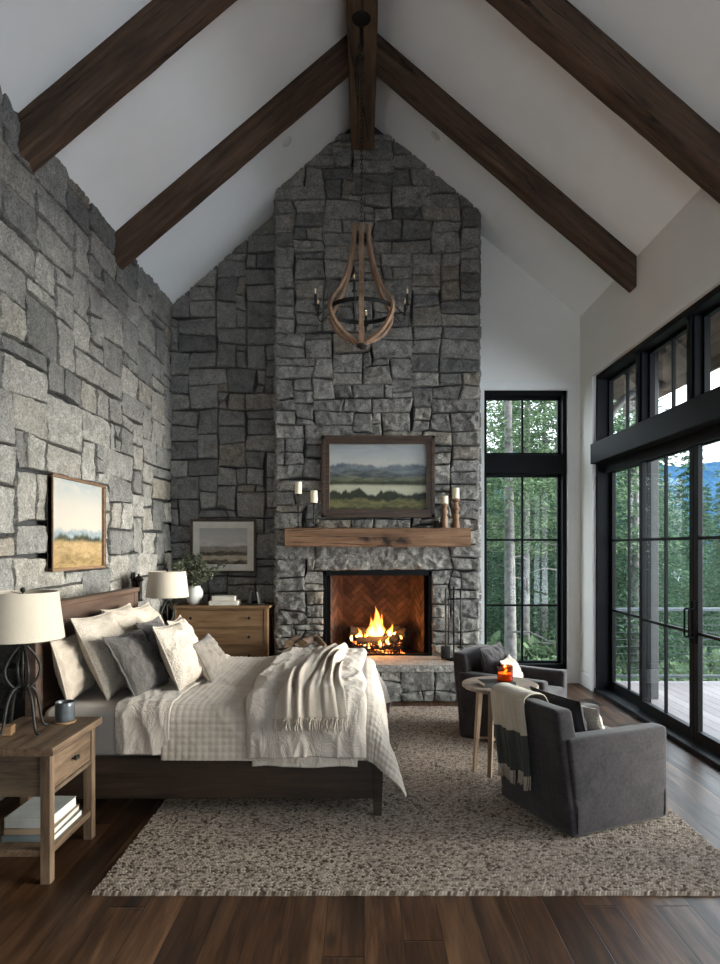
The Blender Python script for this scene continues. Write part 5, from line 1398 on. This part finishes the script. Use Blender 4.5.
def conifer(H, base, rad, whorls, per, sprays, seed, size, droop=.25, crown0=.1, shape=1.0):
    r = np.random.default_rng(seed); PV = []
    for i in range(whorls):
        t = (i+.5)/whorls; z = H*(crown0+(1-crown0)*t)
        L = rad*(1-t)**shape*(.8+.4*r.random())+.12
        for k in range(per):
            a = r.random()*2*PI; l = L*(.7+.5*r.random())
            n = max(4, int(sprays*(l/rad+.15)))
            s = r.random(n)**.7
            px = np.cos(a)*l*s; py = np.sin(a)*l*s; pz = z+l*(.20*s-droop*2*s*s)+r.normal(0, .03, n)
            sp = (.22*(1-s*.6)+.05)*l*.55
            q = r.normal(0, 1, (n, 3))*sp[:, None]*np.array([1, 1, .28])
            c = np.stack([px, py, pz], -1)+q
            d = np.stack([np.cos(a)+r.normal(0, .6, n), np.sin(a)+r.normal(0, .6, n), r.normal(-.15, .35, n)], -1); d /= np.linalg.norm(d, axis=1)[:, None]
            u = np.cross(d, r.normal(0, 1, (n, 3))+np.array([0, 0, 1.2])); u /= np.linalg.norm(u, axis=1)[:, None]
            sz = size*(.6+.8*r.random(n))[:, None]
            PV.append(np.stack([c-d*sz, c+u*sz*.28, c+d*sz, c-u*sz*.28], 1))
    V = np.concatenate(PV).reshape(-1, 3); n = len(V)//4
    return V, np.arange(n*4).reshape(n, 4)
def trunkg(H, r0, seed, dead=0):
    rs = random.Random(seed)
    parts = [tube([(math.sin(t*3+seed)*.04*H*.1, math.cos(t*2.2+seed)*.03*H*.1, H*t) for t in np.linspace(0, .985, 12)], lambda t: r0*(1-t*.86), 10)]
    for k in range(dead):
        z = H*rs.uniform(.1, .6); a = rs.uniform(0, 6.28); l = rs.uniform(.5, 1.3)
        parts.append(tube([(0, 0, z), (math.cos(a)*l*.5, math.sin(a)*l*.5, z+.05), (math.cos(a)*l, math.sin(a)*l, z-.08)], lambda t: .02*(1-.7*t), 5))
    return merge(*parts)
def tree(name, label, loc, crown, tr, mat, rz=0, group=None):
    t = thing(name, label, 'tree', loc, rz, group)
    mk('trunk', tr, M_TRUNK, t, True); mk('foliage', crown, mat, t); return t
def ground_z(x, y): return -1.2-.12*max(0, y-9)-.05*max(0, x-5) if y < 25 else -3.1-.10*(y-25)
G = 'conifers beyond the deck and window'
pineA = tree('pine_tree', 'pine with a pale bare trunk just left in the tall window', (2.62, 11.6, -1.4), conifer(11, 0, 1.9, 24, 6, 95, 1, .055, .05, .30, .45), trunkg(11, .12, 2, 14), M_NEED2, 0, G)
firB = tree('fir_tree', 'slender dark fir standing at the right of the tall window', (4.1, 14.5, -2), conifer(8.2, 0, 1.9, 42, 8, 80, 5, .062, .25, .05, .8), trunkg(8.2, .12, 4, 4), M_NEED, .5, G)
firC = tree('fir_tree', 'tall dense fir seen through the fixed leaf of the glass doors', (6.0, 14.2, -2.2), conifer(9.5, 0, 1.7, 40, 8, 75, 9, .062, .28, .03, .85), trunkg(9.5, .12, 6), M_NEED, 0, G)
firD = tree('fir_tree', 'distant narrow fir pointing up against the blue mountain', (14.0, 29.5, -3.6), conifer(8.0, 0, 1.5, 32, 8, 44, 12, .10, .28, .03, .9), trunkg(8, .12, 6), M_NEED3, 0, G)
rs = random.Random(12)
def cp(src, x, y, s, label, rz=None, z=None):
    return dup(src, (x, y, ground_z(x, y) if z is None else z), rs.uniform(0, 6.28) if rz is None else rz, label, scale=s)
cp(pineA, 3.35, 13.2, .95, 'pine with a thin pale trunk in the middle of the tall window')
cp(pineA, 3.9, 12.6, .9, 'leafy pine crown filling the upper right panes of the tall window')
cp(pineA, 2.2, 15.5, 1.05, 'pine mostly hidden by the chimney edge of the tall window')
cp(firB, 3.1, 17.5, .75, 'dense fir behind the pale trunks in the tall window')
cp(firB, 4.8, 19.0, .80, 'dense fir behind the right panes of the tall window')
cp(firB, 5.4, 17.2, .85, 'dense fir between the tall window and the glass doors')
cp(firC, 6.9, 16.3, 1.0, 'tall fir left of the porch post through the sliding leaf')
cp(firC, 7.9, 17.2, .70, 'fir behind the left panes of the sliding leaf')
cp(firC, 9.2, 18.6, .66, 'middle-height fir behind the sliding leaf')
cp(firC, 8.9, 15.6, .48, 'low fir just beyond the railing behind the door handle')
cp(firC, 10.9, 18.5, .95, 'tall fir at the right edge of the photo through the third leaf')
cp(firC, 7.7, 13.8, .42, 'low young fir just beyond the railing')
cp(firC, 9.6, 13.6, .5, 'low fir beyond the railing at the right edge of the photo')
far = [(x, y) for y in (24, 30, 37) for x in np.arange(y*.14, y*.74, 1.5 if y < 30 else 1.9)]
for i, (x, y) in enumerate(far):
    xx, yy = x+rs.uniform(-.6, .6), y+rs.uniform(-1.5, 1.5)
    hpx = 66 if yy < 27 else 50
    tall = 7.0+(3.6 if xx/yy < .34 else 1.5 if xx/yy < .42 else 1.6)
    cp(firD, xx, yy, tall/8*rs.uniform(.82, 1.12), 'dark conifer in the packed forest behind the nearer trees')['group'] = 'packed conifers of the far forest'
for y, dx in ((13.5, -.6), (14.5, 2.0), (17, -2.2), (17.5, .6), (18.5, 3.6), (22, -3.0), (23, 0), (22.5, 3.2), (28, -4), (29, 0), (28, 4.5)):
    cp(firC, 2-.45*(y-8)+dx, y, rs.uniform(.75, 1.0), 'dark conifer in the packed forest behind the nearer trees')['group'] = 'packed conifers of the far forest'
# understorey shrubs
def bush(seed, R0, n):
    r = np.random.default_rng(seed); c = r.normal(0, 1, (n, 3)); c /= np.linalg.norm(c, axis=1)[:, None]
    c = c*(R0*(.55+.45*r.random(n)))[:, None]*(1+.35*fbm(c[:,0]*2, c[:,1]*2, c[:,2]*2, seed))[:, None]; c[:,2] = np.abs(c[:,2])*1.1
    d = r.normal(0, 1, (n, 3)); d /= np.linalg.norm(d, axis=1)[:, None]; u = np.cross(d, r.normal(0, 1, (n, 3))); u /= np.linalg.norm(u, axis=1)[:, None]
    s = (.05+.05*r.random(n))[:, None]; V = np.stack([c-d*s, c+u*s*.5, c+d*s, c-u*s*.5], 1).reshape(-1, 3)
    return V, np.arange(n*4).reshape(n, 4)
bu = thing('shrub', 'leafy green shrub low behind the tall window, nearest the glass', 'shrub', (3.0, 10.3, -1.3), 0, 'undergrowth outside the tall window')
mk('foliage', bush(3, 1.0, 7000), M_NEED2, bu); mk('stems', merge(*[tube([(0, 0, 0), (math.cos(a)*.4, math.sin(a)*.4, .8)], .015, 5) for a in (0, 1, 2, 3, 4, 5)]), M_TRUNK, bu)
for x, y, s, lab in ((2.2, 11.5, 1.1, 'leafy shrub behind the chimney side of the tall window'), (4.0, 11.6, 1.15, 'leafy shrub at the right foot of the tall window'), (3.1, 12.9, 1.5, 'large shrub between the pale trunks in the tall window'), (4.4, 13.9, 1.5, 'large shrub behind the slender fir'),
                     (5.6, 11.4, 1.1, 'leafy shrub beyond the end of the deck railing'), (6.9, 12.2, 1.3, 'leafy shrub beyond the railing behind the sliding leaf'), (8.6, 12.4, 1.3, 'leafy shrub beyond the railing near the door handle')):
    dup(bu, (x, y, ground_z(x, y)-.1), rs.uniform(0, 6), lab, scale=s)
# forest floor and far mountain
M_GND = plain('forest_floor', (.035,.045,.022), 1, var=.5, sc=1.5, bump=.05)
def ground():
    X, Y = np.meshgrid(np.linspace(-60, 140, 70), np.linspace(8.5, 150, 70), indexing='ij')
    Z = -1.2-.12*np.clip(Y-9, 0, 16)-.10*np.clip(Y-25, 0, 30)+fbm(X*.08, Y*.08, 0, 3)*.4-.2-.05*np.clip(X-5, 0, 20)
    return grid(np.stack([X, Y, Z], -1))
S(mk('ground', ground(), M_GND, None, True), 'dark forest floor sloping away outside', 'ground')
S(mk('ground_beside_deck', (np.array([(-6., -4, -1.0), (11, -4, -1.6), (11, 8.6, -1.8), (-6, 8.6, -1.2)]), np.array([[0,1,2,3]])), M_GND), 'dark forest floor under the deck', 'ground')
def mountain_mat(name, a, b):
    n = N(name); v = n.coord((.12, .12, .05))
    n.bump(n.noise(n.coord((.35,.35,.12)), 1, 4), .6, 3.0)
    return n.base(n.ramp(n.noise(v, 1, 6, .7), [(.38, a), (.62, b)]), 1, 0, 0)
M_MT = mountain_mat('hazy_blue_forested_slope', (.012,.036,.070), (.026,.058,.100))  # distance haze painted into the blue of the slope
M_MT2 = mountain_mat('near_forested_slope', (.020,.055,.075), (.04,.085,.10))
def ridge(y0, depth, h0, hA, seed, fr, xr):
    U, Vv = np.meshgrid(np.linspace(*xr, 240), np.linspace(0, 1, 50), indexing='ij')
    top = h0+hA*fbm(U*fr, U*0, 0, seed, 4)
    Z = -14+(top+14)*np.sin(Vv*PI/2)**.9+fbm(U*.05, Vv*5, 0, seed+5)*3*np.sin(PI*Vv)+np.abs(vnoise(U*1.1, Vv*40, 0, 3))*.8
    return grid(np.stack([U, y0+depth*Vv, Z], -1))
S(mk('mountain', ridge(210, 120, 44, 9, 4, .010, (-60, 420)), M_MT, None, True), 'blue forested mountain ridge in the distance', 'mountain')
S(mk('foothill', ridge(95, 60, -5, 3, 9, .02, (-60, 260)), M_MT2, None, True), 'lower blue-green forested slope below the mountain', 'hill')

# ================================================================ world, camera
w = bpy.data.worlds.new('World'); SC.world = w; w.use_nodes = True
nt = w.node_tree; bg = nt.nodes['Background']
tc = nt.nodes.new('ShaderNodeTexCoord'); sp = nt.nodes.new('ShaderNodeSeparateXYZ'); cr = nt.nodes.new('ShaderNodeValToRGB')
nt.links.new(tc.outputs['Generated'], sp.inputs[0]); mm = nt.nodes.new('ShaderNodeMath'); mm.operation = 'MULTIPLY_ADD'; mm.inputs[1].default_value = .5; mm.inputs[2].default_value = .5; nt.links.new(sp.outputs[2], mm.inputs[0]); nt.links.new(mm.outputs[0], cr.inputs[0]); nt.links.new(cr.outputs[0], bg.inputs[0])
e = cr.color_ramp.elements; e[1].position = 1; e[1].color = (1.25,1.36,1.55,1); e[0].position = .47; e[0].color = (1.10,1.19,1.36,1); e4 = e.new(.497); e4.color = (.42,.45,.48,1)  # bright stop below the horizon is added to light the ceiling from beneath
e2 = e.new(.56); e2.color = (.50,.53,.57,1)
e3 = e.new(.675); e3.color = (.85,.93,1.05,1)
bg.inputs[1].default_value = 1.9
sun = light('hazy_sun', 'SUN', (20, -8, 4), 4.2, (1, .95, .89)); sun.data.angle = R(32)
sun.rotation_euler = Vector((-1, .10, -.12)).to_track_quat('-Z', 'Y').to_euler()
cam = bpy.data.cameras.new('camera'); co = bpy.data.objects.new('camera', cam); COL.objects.link(co)
co.location = (0, 0, HZ); co.rotation_euler = (PI/2, 0, 0)
cam.sensor_fit = 'VERTICAL'; cam.sensor_height = 36; cam.lens = F0/964*36
cam.shift_x = -(CX-360)/964; cam.shift_y = (CY-482)/964; cam.clip_end = 2000
SC.camera = co
SC.view_settings.view_transform = 'Standard'; SC.view_settings.look = 'None'; SC.view_settings.gamma = 1; SC.view_settings.exposure = 2.0
try: SC.view_settings.use_curve_mapping = False
except Exception: pass
cy = SC.cycles
cy.use_denoising = True
try: cy.denoiser = 'OPENIMAGEDENOISE'; cy.denoising_input_passes = 'RGB_ALBEDO_NORMAL'
except Exception: pass
cy.max_bounces = 9; cy.diffuse_bounces = 6; cy.glossy_bounces = 4; cy.transparent_max_bounces = 24; cy.transmission_bounces = 6
cy.sample_clamp_indirect = 6; cy.caustics_reflective = False; cy.caustics_refractive = False
